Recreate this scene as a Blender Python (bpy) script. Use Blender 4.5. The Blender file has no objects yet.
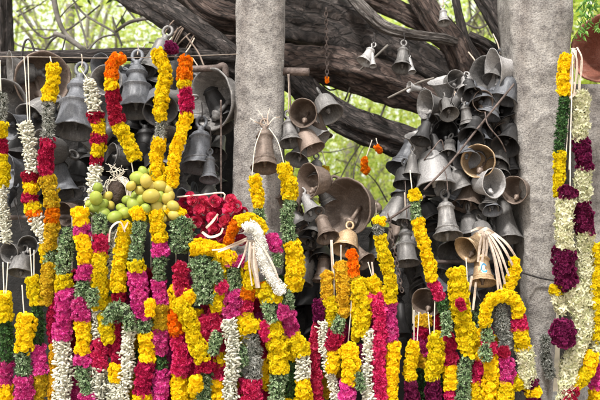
import bpy, math, random
import numpy as np
from mathutils import Vector, Matrix, noise
random.seed(7); rng = np.random.default_rng(11)
sc = bpy.context.scene
COL = sc.collection
F = 800.0; CZ = 1.7
def P(x, y, d): return Vector(((x-300)/F*d, d, CZ+(200-y)/F*d))
def PX(d): return d/F
# ------------------------------------------------------------------ mesh building
class MB:
    def __init__(s): s.V=[]; s.Q=[]; s.U=[]; s.n=0; s.mi=0; s.I=[]
    def add(s, V, Q, UV=None):
        V=np.asarray(V,dtype=np.float64).reshape(-1,3); Q=np.asarray(Q,dtype=np.int64).reshape(-1,4)
        s.V.append(V); s.Q.append(Q+s.n); s.n+=len(V); s.I.append(np.full(len(Q),s.mi))
        s.U.append(np.zeros((len(Q)*4,2)) if UV is None else UV)
        return s
    def build(s, name, mat, parent=None, origin=None, smooth=True):
        V=np.concatenate(s.V); Q=np.concatenate(s.Q); U=np.concatenate(s.U)
        if origin is not None: V=V-np.array(origin)
        me=bpy.data.meshes.new(name)
        me.vertices.add(len(V)); me.vertices.foreach_set('co',V.astype(np.float32).ravel())
        me.loops.add(len(Q)*4); me.loops.foreach_set('vertex_index',Q.astype(np.int32).ravel())
        me.polygons.add(len(Q)); me.polygons.foreach_set('loop_start',(np.arange(len(Q))*4).astype(np.int32))
        uv=me.uv_layers.new(name='UVMap'); uv.data.foreach_set('uv',U.astype(np.float32).ravel())
        me.update(calc_edges=True)
        me.polygons.foreach_set('use_smooth',np.full(len(Q),smooth))
        for m_ in (mat if isinstance(mat,(list,tuple)) else [mat]): me.materials.append(m_)
        if isinstance(mat,(list,tuple)): me.polygons.foreach_set('material_index',np.concatenate(s.I).astype(np.int32))
        o=bpy.data.objects.new(name,me); COL.objects.link(o)
        if parent is not None: o.parent=parent
        elif origin is not None: o.location=origin
        return o
def tag(o,label=None,cat=None,group=None,kind=None):
    if label: o['label']=label
    if cat: o['category']=cat
    if group: o['group']=group
    if kind: o['kind']=kind
    return o
def empty(name,loc,label,cat,group=None):
    o=bpy.data.objects.new(name,None); COL.objects.link(o); o.location=loc; o.empty_display_size=.05
    return tag(o,label,cat,group)
def smooth_path(pts, step):
    p=np.array([list(q) for q in pts],float)
    if len(p)==2:
        n=max(2,int(np.linalg.norm(p[1]-p[0])/step)+1); t=np.linspace(0,1,n)[:,None]
        return p[0]*(1-t)+p[1]*t
    q=np.vstack([2*p[0]-p[1],p,2*p[-1]-p[-2]]); out=[]
    for i in range(1,len(q)-2):
        a,b,c,d=q[i-1],q[i],q[i+1],q[i+2]
        n=max(2,int(np.linalg.norm((c-b)[:3])/step)+1)
        for t in np.linspace(0,1,n,endpoint=False):
            out.append(.5*((2*b)+(-a+c)*t+(2*a-5*b+4*c-d)*t*t+(-a+3*b-3*c+d)*t**3))
    out.append(q[-2]); return np.array(out)
def frames(C):
    T=np.gradient(C,axis=0); T/=np.linalg.norm(T,axis=1)[:,None]+1e-12
    A=np.zeros_like(T); ref=np.array([0,-1.,0]) if abs(T[0][1])<.8 else np.array([1.,0,0])
    for i in range(len(T)):
        a=ref-T[i]*np.dot(ref,T[i]); a/=np.linalg.norm(a)+1e-12; A[i]=a; ref=a
    return T,A,np.cross(T,A)
def tube(mb,C,rad,seg=8,bump=None,cap=True):
    C=np.asarray(C,float); n=len(C); rad=np.broadcast_to(np.asarray(rad,float),(n,)).copy()
    T,A,B=frames(C)
    if cap:
        C=np.vstack([C[0]-T[0]*rad[0]*.2,C,C[-1]+T[-1]*rad[-1]*.2]); A=np.vstack([A[0],A,A[-1]]); B=np.vstack([B[0],B,B[-1]])
        rad=np.concatenate([[rad[0]*.02],rad,[rad[-1]*.02]]); n+=2
    ph=np.arange(seg)/seg*2*math.pi
    R=np.tile(rad[:,None],(1,seg))
    L=np.concatenate([[0],np.cumsum(np.linalg.norm(np.diff(C,axis=0),axis=1))])
    if bump is not None: R=R*bump(ph[None,:],L[:,None],C)
    V=C[:,None,:]+R[:,:,None]*(np.cos(ph)[None,:,None]*A[:,None,:]+np.sin(ph)[None,:,None]*B[:,None,:])
    i=np.arange(n-1)[:,None]; j=np.arange(seg)[None,:]; j2=(j+1)%seg
    Q=np.stack([i*seg+j+0*i,i*seg+j2,(i+1)*seg+j2,(i+1)*seg+j],-1).reshape(-1,4)
    u0=np.broadcast_to(j/seg,(n-1,seg)); u1=np.broadcast_to((j+1)/seg,(n-1,seg)); v0=np.broadcast_to(L[:-1,None],(n-1,seg)); v1=np.broadcast_to(L[1:,None],(n-1,seg))
    UV=np.stack([np.stack([u0,v0],-1),np.stack([u1,v0],-1),np.stack([u1,v1],-1),np.stack([u0,v1],-1)],2).reshape(-1,2)
    mb.add(V.reshape(-1,3),Q,UV); return mb
def lathe(mb,prof,seg=40,mod=None):
    prof=np.array(prof,float); n=len(prof); ph=np.arange(seg)/seg*2*math.pi
    r=np.maximum(prof[:,0],1e-5)[:,None]*np.ones(seg)
    z=prof[:,1][:,None]*np.ones(seg)
    if mod is not None: r,z=mod(r,z,ph[None,:])
    V=np.stack([r*np.cos(ph),r*np.sin(ph),z],-1).reshape(-1,3)
    i=np.arange(n-1)[:,None]; j=np.arange(seg)[None,:]; j2=(j+1)%seg
    Q=np.stack([i*seg+j,(i+1)*seg+j,(i+1)*seg+j2,i*seg+j2],-1).reshape(-1,4)
    mb.add(V,Q); return mb
def box(mb,c,s,rot=None):
    v=np.array([[x,y,z] for x in(-.5,.5) for y in(-.5,.5) for z in(-.5,.5)])*np.array(s)
    if rot is not None: v=v@np.array(rot).T
    q=[[0,1,3,2],[4,6,7,5],[0,4,5,1],[2,3,7,6],[0,2,6,4],[1,5,7,3]]
    mb.add(v+np.array(c),q); return mb
def orient(N,spin):
    N=N/(np.linalg.norm(N,axis=1)[:,None]+1e-12)
    ref=np.where(np.abs(N[:,2:3])<.9,np.array([[0,0,1.]]),np.array([[1.,0,0]]))
    X=np.cross(ref,N); X/=np.linalg.norm(X,axis=1)[:,None]; Y=np.cross(N,X)
    c,s=np.cos(spin)[:,None],np.sin(spin)[:,None]
    return np.stack([X*c+Y*s,-X*s+Y*c,N],-1)     # columns = axes
def inst(mb,proto,pos,N,scale,spin=None):
    PV,PQ=proto; K=len(pos)
    if K==0: return
    spin=rng.uniform(0,2*math.pi,K) if spin is None else spin
    R=orient(N,spin); scale=np.broadcast_to(np.asarray(scale,float).reshape(-1,1,1) if np.ndim(scale) else scale,(K,1,1))
    V=np.einsum('kij,vj->kvi',R,PV)*scale+pos[:,None,:]
    Q=(PQ[None]+(np.arange(K)*len(PV))[:,None,None]).reshape(-1,4)
    mb.add(V.reshape(-1,3),Q)
# ------------------------------------------------------------------ flower prototypes (unit radius, facing +Z)
def petalgrid(pts): # list rows of equal length
    g=np.array(pts,float); a,b=g.shape[:2]; Q=[[i*b+j,i*b+j+1,(i+1)*b+j+1,(i+1)*b+j] for i in range(a-1) for j in range(b-1)]
    return g.reshape(-1,3),np.array(Q)
def join(parts):
    V=[];Q=[];n=0
    for v,q in parts: V.append(v);Q.append(q+n);n+=len(v)
    return np.concatenate(V),np.concatenate(Q)
def rotz(v,a):
    c,s=math.cos(a),math.sin(a); return v@np.array([[c,s,0],[-s,c,0],[0,0,1]])
def marigold(r=random):
    ps=[]
    for (n,ra,rb,z0,z1,w) in ((9,.25,1.0,-.15,.12,.36),(8,.2,.78,-.02,.38,.34),(6,.12,.52,.1,.58,.28),(4,.05,.25,.25,.68,.2)):
        for k in range(n):
            rb2=rb*r.uniform(.85,1.1); j=lambda a:r.uniform(-a,a)
            rows=[[(ra,-w*.35,z0),(ra,0,z0-.04),(ra,w*.35,z0)],
                  [(rb2*.9,-w+j(.06),z1+j(.1)),(rb2,j(.06),z1-.12+j(.08)),(rb2*.9,w+j(.06),z1+j(.1))]]
            v,q=petalgrid(rows); ps.append((rotz(v,(k+r.uniform(-.25,.25))/n*2*math.pi+ra*7),q))
    return join(ps)
def rose(r=random,layers=((6,.35,1.0,-.3,.25,.55,.25),(5,.3,.72,-.2,.48,.45,.1),(4,.2,.45,-.1,.6,.34,0),(3,.08,.2,0,.62,.2,-.03))):
    ps=[]
    for (n,ra,rb,z0,z1,w,cur) in layers:
        for k in range(n):
            rows=[]
            for t in (0,.5,1):
                rr=ra+(rb-ra)*(t**.6); zz=z0+(z1-z0)*t-cur*t*t*.6; ww=w*(.5+.7*math.sin(math.pi*min(t*.75+.12,1)))
                row=[]
                for u in (-1,0,1):
                    a=u*ww/max(rr,.22)*.62*(1.0)
                    a=max(-1.3,min(1.3,a)); row.append((rr*math.cos(a)+r.uniform(-.03,.03),rr*math.sin(a),zz+(.0 if u==0 else -.05)+r.uniform(-.04,.04)))
                rows.append(row)
            v,q=petalgrid(rows); ps.append((rotz(v,(k+r.uniform(-.15,.15))/n*2*math.pi+ra*9),q))
    return join(ps)
def budp(r=random):  # jasmine bud along +Z, length 2 centred
    mb=MB(); prof=[(.0,-1),(.1,-.95),(.12,-.2),(.24,.15),(.3,.5),(.2,.85),(.0,1.05)]
    lathe(mb,prof,6); return np.concatenate(mb.V),np.concatenate(mb.Q)
def starp(r=random):
    ps=[]; mb=MB(); lathe(mb,[(.08,-1.1),(.1,-.3),(.14,0)],5); ps.append((np.concatenate(mb.V),np.concatenate(mb.Q)))
    for k in range(6):
        v,q=petalgrid([[(.08,-.09,0),(.08,0,-.03),(.08,.09,0)],[(.5,-.24,.28),(.52,0,.2),(.5,.24,.28)],[(.95,-.05,.2+r.uniform(-.15,.1)),(1.0,0,.15),(.95,.05,.2)]])
        ps.append((rotz(v,k/6*2*math.pi+r.uniform(-.15,.15)),q))
    return join(ps)
def leafp(w=.28):
    return petalgrid([[(-.04,0,0),(0,0,-.02),(.04,0,0)],[(-w,0,.45),(0,-.08,.45),(w,0,.45)],[(-.03,.08,1),(0,.05,1.02),(.03,.08,1)]])
def sprig(r=random,n=7,w=.26):
    ps=[]
    for k in range(n):
        v,q=leafp(w); a=r.uniform(.3,1.25); c,s=math.cos(a),math.sin(a)
        v=v*r.uniform(.6,1.0); v=v@np.array([[1,0,0],[0,c,s],[0,-s,c]]).T
        v=rotz(v,k*2.4+r.uniform(-.3,.3))+np.array([0,0,r.uniform(-.3,.4)]); ps.append((v,q))
    return join(ps)
PRO={'mari':[marigold() for _ in range(4)],'rose':[rose() for _ in range(3)],
     'aster':[rose(layers=((9,.3,1.0,-.2,.2,.34,.3),(8,.25,.78,-.1,.42,.3,.1),(6,.15,.5,0,.55,.24,0),(4,.05,.22,.1,.6,.14,0))) for _ in range(3)],
     'bud':[budp()],'star':[starp() for _ in range(3)],'sprig':[sprig() for _ in range(4)],'fine':[sprig(n=9,w=.13) for _ in range(4)]}
# ------------------------------------------------------------------ materials
def newmat(name):
    m=bpy.data.materials.new(name); m.use_nodes=True; nt=m.node_tree; return m,nt,nt.nodes,nt.links,nt.nodes['Principled BSDF']
def ramp(ns,stops):
    r=ns.new('ShaderNodeValToRGB'); e=r.color_ramp.elements
    while len(e)<len(stops): e.new(.5)
    for i,(p,c) in enumerate(stops): e[i].position=p; e[i].color=(*c,1)
    return r
def petal_mat(name,stops,trans=.25,rough=.75):
    m,nt,ns,ls,b=newmat(name); g=ns.new('ShaderNodeNewGeometry'); r=ramp(ns,stops)
    tc=ns.new('ShaderNodeTexCoord'); n=ns.new('ShaderNodeTexNoise'); n.inputs['Scale'].default_value=38; n.inputs['Detail'].default_value=3
    ls.new(tc.outputs['Object'],n.inputs['Vector'])
    ma=ns.new('ShaderNodeMath'); ma.operation='MULTIPLY_ADD'; ma.inputs[1].default_value=.62
    ma2=ns.new('ShaderNodeMath'); ma2.operation='MULTIPLY_ADD'; ma2.inputs[1].default_value=.9; ma2.inputs[2].default_value=-.26
    ls.new(n.outputs['Fac'],ma2.inputs[0]); ls.new(g.outputs['Random Per Island'],ma.inputs[0]); ls.new(ma2.outputs[0],ma.inputs[2]); ls.new(ma.outputs[0],r.inputs[0])
    oi=ns.new('ShaderNodeObjectInfo'); hs=ns.new('ShaderNodeHueSaturation'); hv=ns.new('ShaderNodeMath'); hv.operation='MULTIPLY_ADD'; hv.inputs[1].default_value=.26; hv.inputs[2].default_value=.82; hh=ns.new('ShaderNodeMath'); hh.operation='MULTIPLY_ADD'; hh.inputs[1].default_value=-.014; hh.inputs[2].default_value=.506
    ls.new(oi.outputs['Random'],hv.inputs[0]); ls.new(oi.outputs['Random'],hh.inputs[0]); ls.new(hv.outputs[0],hs.inputs['Value']); ls.new(hh.outputs[0],hs.inputs['Hue']); ls.new(r.outputs[0],hs.inputs['Color'])
    ls.new(hs.outputs[0],b.inputs['Base Color']); b.inputs['Roughness'].default_value=rough; b.inputs['Specular IOR Level'].default_value=.25
    t=ns.new('ShaderNodeBsdfTranslucent'); ls.new(hs.outputs[0],t.inputs['Color']); mx=ns.new('ShaderNodeMixShader'); mx.inputs[0].default_value=trans
    ls.new(b.outputs[0],mx.inputs[1]); ls.new(t.outputs[0],mx.inputs[2]); ls.new(mx.outputs[0],ns['Material Output'].inputs['Surface']); return m
M={}
M['Y']=petal_mat('yellow_petals',[(0,(.74,.42,.0)),(.3,(.90,.67,.003)),(1,(.96,.84,.02))])
M['O']=petal_mat('orange_petals',[(0,(.75,.13,.0)),(.5,(.9,.27,.002)),(1,(.92,.42,.005))])
M['L']=petal_mat('dull_yellow_petals',[(0,(.46,.24,.01)),(.4,(.76,.50,.02)),(1,(.86,.70,.05))])
M['R']=petal_mat('rose_petals',[(0,(.40,.008,.05)),(.5,(.66,.025,.12)),(1,(.86,.13,.27))])
M['N']=petal_mat('crimson_petals',[(0,(.26,.004,.03)),(.5,(.44,.01,.06)),(1,(.60,.03,.10))])
M['M']=petal_mat('magenta_petals',[(0,(.42,.012,.17)),(.5,(.68,.045,.28)),(1,(.88,.24,.50))])
M['K']=petal_mat('maroon_petals',[(0,(.055,.002,.022)),(.5,(.14,.004,.05)),(1,(.24,.015,.09))],.1)
M['W']=petal_mat('jasmine_buds',[(0,(.50,.52,.36)),(.3,(.68,.67,.54)),(1,(.80,.78,.68))],.2)
M['S']=petal_mat('tuberose_petals',[(0,(.46,.52,.22)),(.3,(.68,.67,.42)),(1,(.80,.77,.62))],.25)
M['T']=petal_mat('white_petals',[(0,(.66,.66,.60)),(1,(.84,.83,.78))],.15)
M['G']=petal_mat('grey_green_leaves',[(0,(.05,.10,.035)),(.35,(.14,.24,.10)),(.68,(.34,.45,.25)),(.85,(.60,.68,.48)),(1,(.82,.84,.72))],.2)
M['H']=petal_mat('pale_dry_sprigs',[(0,(.07,.08,.06)),(.35,(.2,.21,.18)),(.7,(.42,.42,.39)),(1,(.72,.72,.68))],.15)
M['D']=petal_mat('dark_green_leaves',[(0,(.012,.045,.012)),(.6,(.05,.13,.035)),(1,(.16,.27,.09))],.2)
M['X']=petal_mat('lightened_rose_petals',[(0,(.55,.02,.09)),(.5,(.80,.07,.17)),(1,(.95,.30,.38))])  # rose colour lightened to offset the shadow inside the heap
M['core']=petal_mat('gap_shade_and_stems',[(0,(.012,.018,.010)),(1,(.03,.04,.02))],0)  # near-black fill paints the shade between leaves; also colours the fruit stems
def plain(name,c,rough=.7,metal=0,scale=30,var=.35,bump=.2,bscale=None,spec=.4):
    m,nt,ns,ls,b=newmat(name); tc=ns.new('ShaderNodeTexCoord'); n=ns.new('ShaderNodeTexNoise'); n.inputs['Scale'].default_value=scale; n.inputs['Detail'].default_value=6
    ls.new(tc.outputs['Object'],n.inputs['Vector']); r=ramp(ns,[(.3,tuple(x*(1-var) for x in c)),(.7,tuple(min(1,x*(1+var)) for x in c))]); ls.new(n.outputs['Fac'],r.inputs[0])
    ls.new(r.outputs[0],b.inputs['Base Color']); b.inputs['Roughness'].default_value=rough; b.inputs['Metallic'].default_value=metal; b.inputs['Specular IOR Level'].default_value=spec
    if bump:
        n2=ns.new('ShaderNodeTexNoise'); n2.inputs['Scale'].default_value=bscale or scale*3; n2.inputs['Detail'].default_value=5; ls.new(tc.outputs['Object'],n2.inputs['Vector'])
        bp=ns.new('ShaderNodeBump'); bp.inputs['Strength'].default_value=bump; bp.inputs['Distance'].default_value=.01; ls.new(n2.outputs['Fac'],bp.inputs['Height']); ls.new(bp.outputs[0],b.inputs['Normal'])
    return m
def bell_mat(name,base,dark,light,metal=.35,rough=.55):
    m,nt,ns,ls,b=newmat(name); tc=ns.new('ShaderNodeTexCoord'); oi=ns.new('ShaderNodeObjectInfo')
    add=ns.new('ShaderNodeVectorMath'); add.operation='ADD'; ls.new(tc.outputs['Object'],add.inputs[0]); ls.new(oi.outputs['Location'],add.inputs[1])
    n=ns.new('ShaderNodeTexNoise'); n.inputs['Scale'].default_value=9; n.inputs['Detail'].default_value=8; n.inputs['Roughness'].default_value=.65; ls.new(add.outputs[0],n.inputs['Vector'])
    r=ramp(ns,[(.25,dark),(.47,base),(.62,base),(.85,light)]); ls.new(n.outputs['Fac'],r.inputs[0])
    mp=ns.new('ShaderNodeMapping'); mp.inputs['Scale'].default_value=(60,60,5); ls.new(add.outputs[0],mp.inputs[0])
    st=ns.new('ShaderNodeTexNoise'); st.inputs['Scale'].default_value=1; st.inputs['Detail'].default_value=4; ls.new(mp.outputs[0],st.inputs['Vector'])
    sr=ramp(ns,[(.52,(0,0,0)),(.68,(1,1,1))]); ls.new(st.outputs['Fac'],sr.inputs[0])
    sf=ns.new('ShaderNodeMath'); sf.operation='MULTIPLY'; sf.inputs[1].default_value=.4; ls.new(sr.outputs[0],sf.inputs[0])
    mx=ns.new('ShaderNodeMix'); mx.data_type='RGBA'; ls.new(sf.outputs[0],mx.inputs['Factor']); ls.new(r.outputs[0],mx.inputs['A']); mx.inputs['B'].default_value=(*light,1)
    fn=ns.new('ShaderNodeTexNoise'); fn.inputs['Scale'].default_value=160; fn.inputs['Detail'].default_value=4; ls.new(add.outputs[0],fn.inputs['Vector'])
    fr=ramp(ns,[(.3,(.62,.62,.62)),(.7,(1.25,1.25,1.25))]); ls.new(fn.outputs['Fac'],fr.inputs[0])
    mu=ns.new('ShaderNodeMix'); mu.data_type='RGBA'; mu.blend_type='MULTIPLY'; mu.inputs['Factor'].default_value=.8; ls.new(mx.outputs['Result'],mu.inputs['A']); ls.new(fr.outputs[0],mu.inputs['B'])
    hv=ns.new('ShaderNodeHueSaturation'); rv=ns.new('ShaderNodeMath'); rv.operation='MULTIPLY_ADD'; rv.inputs[1].default_value=.5; rv.inputs[2].default_value=.78; ls.new(oi.outputs['Random'],rv.inputs[0]); ls.new(rv.outputs[0],hv.inputs['Value']); ls.new(mu.outputs['Result'],hv.inputs['Color'])
    ls.new(hv.outputs[0],b.inputs['Base Color']); b.inputs['Metallic'].default_value=metal
    rr=ns.new('ShaderNodeMath'); rr.operation='MULTIPLY_ADD'; rr.inputs[1].default_value=.35; rr.inputs[2].default_value=rough-.15; ls.new(fn.outputs['Fac'],rr.inputs[0]); ls.new(rr.outputs[0],b.inputs['Roughness'])
    bp=ns.new('ShaderNodeBump'); bp.inputs['Strength'].default_value=.35; bp.inputs['Distance'].default_value=.003; ls.new(fn.outputs['Fac'],bp.inputs['Height']); ls.new(bp.outputs[0],b.inputs['Normal'])
    return m
BM={'grey':bell_mat('weathered_grey_bronze',(.165,.158,.155),(.045,.042,.041),(.38,.365,.35)),
    'blue':bell_mat('blue_grey_metal',(.125,.13,.145),(.045,.047,.053),(.28,.285,.30)),
    'brown':bell_mat('brown_bronze',(.18,.135,.11),(.06,.042,.032),(.35,.29,.25)),
    'pale':bell_mat('pale_oxidised_metal',(.34,.33,.33),(.16,.155,.15),(.55,.54,.53),.25),
    'tan':bell_mat('tan_brass',(.42,.29,.17),(.22,.14,.08),(.60,.48,.34),.45,.45),
    'dark':bell_mat('shade_darkened_metal',(.032,.031,.032),(.012,.012,.012),(.085,.082,.084)),  # near-black tone stands in for the shade in the bell gaps
    'rust':bell_mat('red_brown_copper',(.30,.12,.085),(.15,.06,.04),(.42,.25,.20))}
CORD=plain('pale_cord',(.52,.44,.36),.9,0,60,.25,.3)
RIB2=plain('dusty_brown_string',(.24,.20,.17),.9,0,60,.3,.2)
CORDW=plain('cream_string',(.72,.66,.56),.9,0,60,.2,.3)
IRON=plain('rusty_iron',(.13,.10,.09),.7,.4,40,.5,.4)
WIRE=plain('dark_wire',(.05,.045,.045),.7,.3,40,.4,.2)
RIB=plain('beige_cloth',(.56,.46,.38),.9,0,20,.2,.4)
def granite(name,c1,c2,c3,sc_=1.0):
    m,nt,ns,ls,b=newmat(name); tc=ns.new('ShaderNodeTexCoord')
    n=ns.new('ShaderNodeTexNoise'); n.inputs['Scale'].default_value=3.2*sc_; n.inputs['Detail'].default_value=9; n.inputs['Roughness'].default_value=.7; ls.new(tc.outputs['Object'],n.inputs['Vector'])
    r=ramp(ns,[(.3,c1),(.5,c2),(.72,c3)]); ls.new(n.outputs['Fac'],r.inputs[0])
    v=ns.new('ShaderNodeTexNoise'); v.inputs['Scale'].default_value=130*sc_; v.inputs['Detail'].default_value=5; ls.new(tc.outputs['Object'],v.inputs['Vector'])
    r2=ramp(ns,[(.36,(.45,.44,.45)),(.46,(.92,.92,.92)),(.58,(1.05,1.05,1.05)),(.7,(1.4,1.36,1.33))]); ls.new(v.outputs['Fac'],r2.inputs[0])
    mu=ns.new('ShaderNodeMix'); mu.data_type='RGBA'; mu.blend_type='MULTIPLY'; mu.inputs['Factor'].default_value=.75; ls.new(r.outputs[0],mu.inputs['A']); ls.new(r2.outputs[0],mu.inputs['B'])
    v2=ns.new('ShaderNodeTexNoise'); v2.inputs['Scale'].default_value=13*sc_; v2.inputs['Detail'].default_value=7; v2.inputs['Roughness'].default_value=.7; ls.new(tc.outputs['Object'],v2.inputs['Vector'])
    r3=ramp(ns,[(.36,(1.25,1.24,1.22)),(.50,(1,1,1)),(.60,(.36,.34,.35))]); ls.new(v2.outputs['Fac'],r3.inputs[0])
    m2=ns.new('ShaderNodeMix'); m2.data_type='RGBA'; m2.blend_type='MULTIPLY'; m2.inputs['Factor'].default_value=.6; ls.new(mu.outputs['Result'],m2.inputs['A']); ls.new(r3.outputs[0],m2.inputs['B'])
    mp=ns.new('ShaderNodeMapping'); mp.inputs['Scale'].default_value=(7,7,.9); ls.new(tc.outputs['Object'],mp.inputs[0]); dn=ns.new('ShaderNodeTexNoise'); dn.inputs['Scale'].default_value=1; dn.inputs['Detail'].default_value=5; ls.new(mp.outputs[0],dn.inputs['Vector'])
    dr=ramp(ns,[(.46,(1,1,1)),(.68,(.42,.38,.37))]); ls.new(dn.outputs['Fac'],dr.inputs[0]); m3=ns.new('ShaderNodeMix'); m3.data_type='RGBA'; m3.blend_type='MULTIPLY'; m3.inputs['Factor'].default_value=.8; ls.new(m2.outputs['Result'],m3.inputs['A']); ls.new(dr.outputs[0],m3.inputs['B'])
    ls.new(m3.outputs['Result'],b.inputs['Base Color']); b.inputs['Roughness'].default_value=.85
    bp=ns.new('ShaderNodeBump'); bp.inputs['Strength'].default_value=.7; bp.inputs['Distance'].default_value=.006; ls.new(v.outputs['Fac'],bp.inputs['Height'])
    bp2=ns.new('ShaderNodeBump'); bp2.inputs['Strength'].default_value=.6; bp2.inputs['Distance'].default_value=.02; ls.new(v2.outputs['Fac'],bp2.inputs['Height']); ls.new(bp.outputs[0],bp2.inputs['Normal']); ls.new(bp2.outputs[0],b.inputs['Normal'])
    return m
GR=granite('speckled_granite',(.17,.16,.15),(.32,.302,.285),(.50,.48,.455))
GRD=granite('shade_dark_stone',(.006,.0055,.0055),(.013,.012,.0115),(.03,.027,.026))  # near-black stone colour stands in for the deep shade behind the bells
def bark_mat(name,c1,c2,c3):
    m,nt,ns,ls,b=newmat(name); tc=ns.new('ShaderNodeTexCoord')
    mp=ns.new('ShaderNodeMapping'); mp.inputs['Scale'].default_value=(17,9,1); ls.new(tc.outputs['UV'],mp.inputs[0])
    n=ns.new('ShaderNodeTexNoise'); n.inputs['Scale'].default_value=1; n.inputs['Detail'].default_value=9; n.inputs['Roughness'].default_value=.68; n.inputs['Distortion'].default_value=1.1; ls.new(mp.outputs[0],n.inputs['Vector'])
    r=ramp(ns,[(.32,c1),(.5,c2),(.72,c3)]); ls.new(n.outputs['Fac'],r.inputs[0])
    n2=ns.new('ShaderNodeTexNoise'); n2.inputs['Scale'].default_value=6; n2.inputs['Detail'].default_value=6; ls.new(tc.outputs['Object'],n2.inputs['Vector'])
    r2=ramp(ns,[(.35,(.6,.55,.52)),(.6,(1.05,1.05,1.05)),(.75,(1.7,1.7,1.75))]); ls.new(n2.outputs['Fac'],r2.inputs[0])
    mu=ns.new('ShaderNodeMix'); mu.data_type='RGBA'; mu.blend_type='MULTIPLY'; mu.inputs['Factor'].default_value=.8; ls.new(r.outputs[0],mu.inputs['A']); ls.new(r2.outputs[0],mu.inputs['B'])
    wn_=ns.new('ShaderNodeVectorMath'); wn_.operation='MULTIPLY_ADD'; wn_.inputs[1].default_value=(1.3,1.3,1.3); ls.new(n.outputs['Color'],wn_.inputs[0])
    mp2=ns.new('ShaderNodeMapping'); mp2.inputs['Scale'].default_value=(20,9,1); ls.new(tc.outputs['UV'],mp2.inputs[0]); ls.new(mp2.outputs[0],wn_.inputs[2])
    vo=ns.new('ShaderNodeTexVoronoi'); vo.feature='DISTANCE_TO_EDGE'; vo.inputs['Scale'].default_value=1; ls.new(wn_.outputs[0],vo.inputs['Vector'])
    vr=ramp(ns,[(.0,(.25,.23,.22)),(.13,(1,1,1))]); ls.new(vo.outputs['Distance'],vr.inputs[0])
    m3=ns.new('ShaderNodeMix'); m3.data_type='RGBA'; m3.blend_type='MULTIPLY'; m3.inputs['Factor'].default_value=.75; ls.new(mu.outputs['Result'],m3.inputs['A']); ls.new(vr.outputs[0],m3.inputs['B'])
    ls.new(m3.outputs['Result'],b.inputs['Base Color']); b.inputs['Roughness'].default_value=.85
    bp=ns.new('ShaderNodeBump'); bp.inputs['Strength'].default_value=.8; bp.inputs['Distance'].default_value=.03; ls.new(n.outputs['Fac'],bp.inputs['Height'])
    b2=ns.new('ShaderNodeBump'); b2.inputs['Strength'].default_value=.8; b2.inputs['Distance'].default_value=.015; ls.new(vr.outputs[0],b2.inputs['Height']); ls.new(bp.outputs[0],b2.inputs['Normal']); ls.new(b2.outputs[0],b.inputs['Normal'])
    return m
BARK=bark_mat('dark_bark',(.012,.010,.010),(.046,.036,.033),(.20,.17,.16))
BARKL=bark_mat('pale_bark',(.07,.06,.055),(.17,.15,.14),(.32,.30,.28))
BARKR=bark_mat('reddish_bark',(.02,.012,.010),(.085,.056,.046),(.26,.20,.175))
def leafmat(name,stops,trans=.5):
    m,nt,ns,ls,b=newmat(name); g=ns.new('ShaderNodeNewGeometry'); r=ramp(ns,stops); ls.new(g.outputs['Random Per Island'],r.inputs[0]); ls.new(r.outputs[0],b.inputs['Base Color']); b.inputs['Roughness'].default_value=.5
    t=ns.new('ShaderNodeBsdfTranslucent'); ls.new(r.outputs[0],t.inputs['Color']); mx=ns.new('ShaderNodeMixShader'); mx.inputs[0].default_value=trans
    ls.new(b.outputs[0],mx.inputs[1]); ls.new(t.outputs[0],mx.inputs[2]); ls.new(mx.outputs[0],ns['Material Output'].inputs['Surface']); return m
LEAF=leafmat('sunlit_tone_leaves',[(0,(.34,.50,.05)),(.5,(.60,.72,.12)),(1,(.85,.88,.34))])  # paled leaf colour stands in for strong sunlight on the trees
LEAFM=leafmat('green_leaves',[(0,(.28,.42,.06)),(.5,(.50,.63,.12)),(1,(.75,.82,.32))])  # greens paled for sunlight too, one step darker
# ------------------------------------------------------------------ world, sun, camera
w=bpy.data.worlds.new('World'); sc.world=w; w.use_nodes=True; wn=w.node_tree
sk=wn.nodes.new('ShaderNodeTexSky'); sk.sky_type='NISHITA'; sk.sun_disc=False
SE,SA=58,-28     # elevation; azimuth of the sun seen from the shrine: in front (behind the camera), to the left
sk.sun_elevation=math.radians(SE); sk.dust_density=6; sk.air_density=1.0; sk.ozone_density=.4
sd=Vector((math.sin(math.radians(SA))*math.cos(math.radians(SE)),-math.cos(math.radians(SA))*math.cos(math.radians(SE)),math.sin(math.radians(SE))))
sk.sun_rotation=math.atan2(sd.x,sd.y)
cn=wn.nodes.new('ShaderNodeTexNoise'); cn.inputs['Scale'].default_value=2.2; cn.inputs['Detail'].default_value=7
wtc=wn.nodes.new('ShaderNodeTexCoord'); wn.links.new(wtc.outputs['Generated'],cn.inputs['Vector'])
cr_=wn.nodes.new('ShaderNodeMapRange'); cr_.inputs['From Min'].default_value=.3; cr_.inputs['From Max'].default_value=.6; cr_.inputs['To Min'].default_value=.55; cr_.inputs['To Max'].default_value=1; wn.links.new(cn.outputs['Fac'],cr_.inputs['Value'])
cm=wn.nodes.new('ShaderNodeMix'); cm.data_type='RGBA'; cm.inputs['B'].default_value=(7.4,7.3,7.0,1); wn.links.new(cr_.outputs[0],cm.inputs['Factor']); wn.links.new(sk.outputs[0],cm.inputs['A'])
wn.links.new(cm.outputs['Result'],wn.nodes['Background'].inputs['Color']); wn.nodes['Background'].inputs['Strength'].default_value=.125
sl=bpy.data.lights.new('sun','SUN'); sl.energy=2.8; sl.angle=math.radians(6); sl.color=(1,.965,.91)
so=bpy.data.objects.new('sun',sl); COL.objects.link(so); so.rotation_euler=(-sd).to_track_quat('-Z','Y').to_euler(); so.location=(0,-5,8)
cam=bpy.data.cameras.new('camera'); cam.lens=48; cam.sensor_width=36; cam.clip_end=500
co=bpy.data.objects.new('camera',cam); COL.objects.link(co); co.location=(0,0,CZ); co.rotation_euler=(math.radians(90),0,0); sc.camera=co
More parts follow.
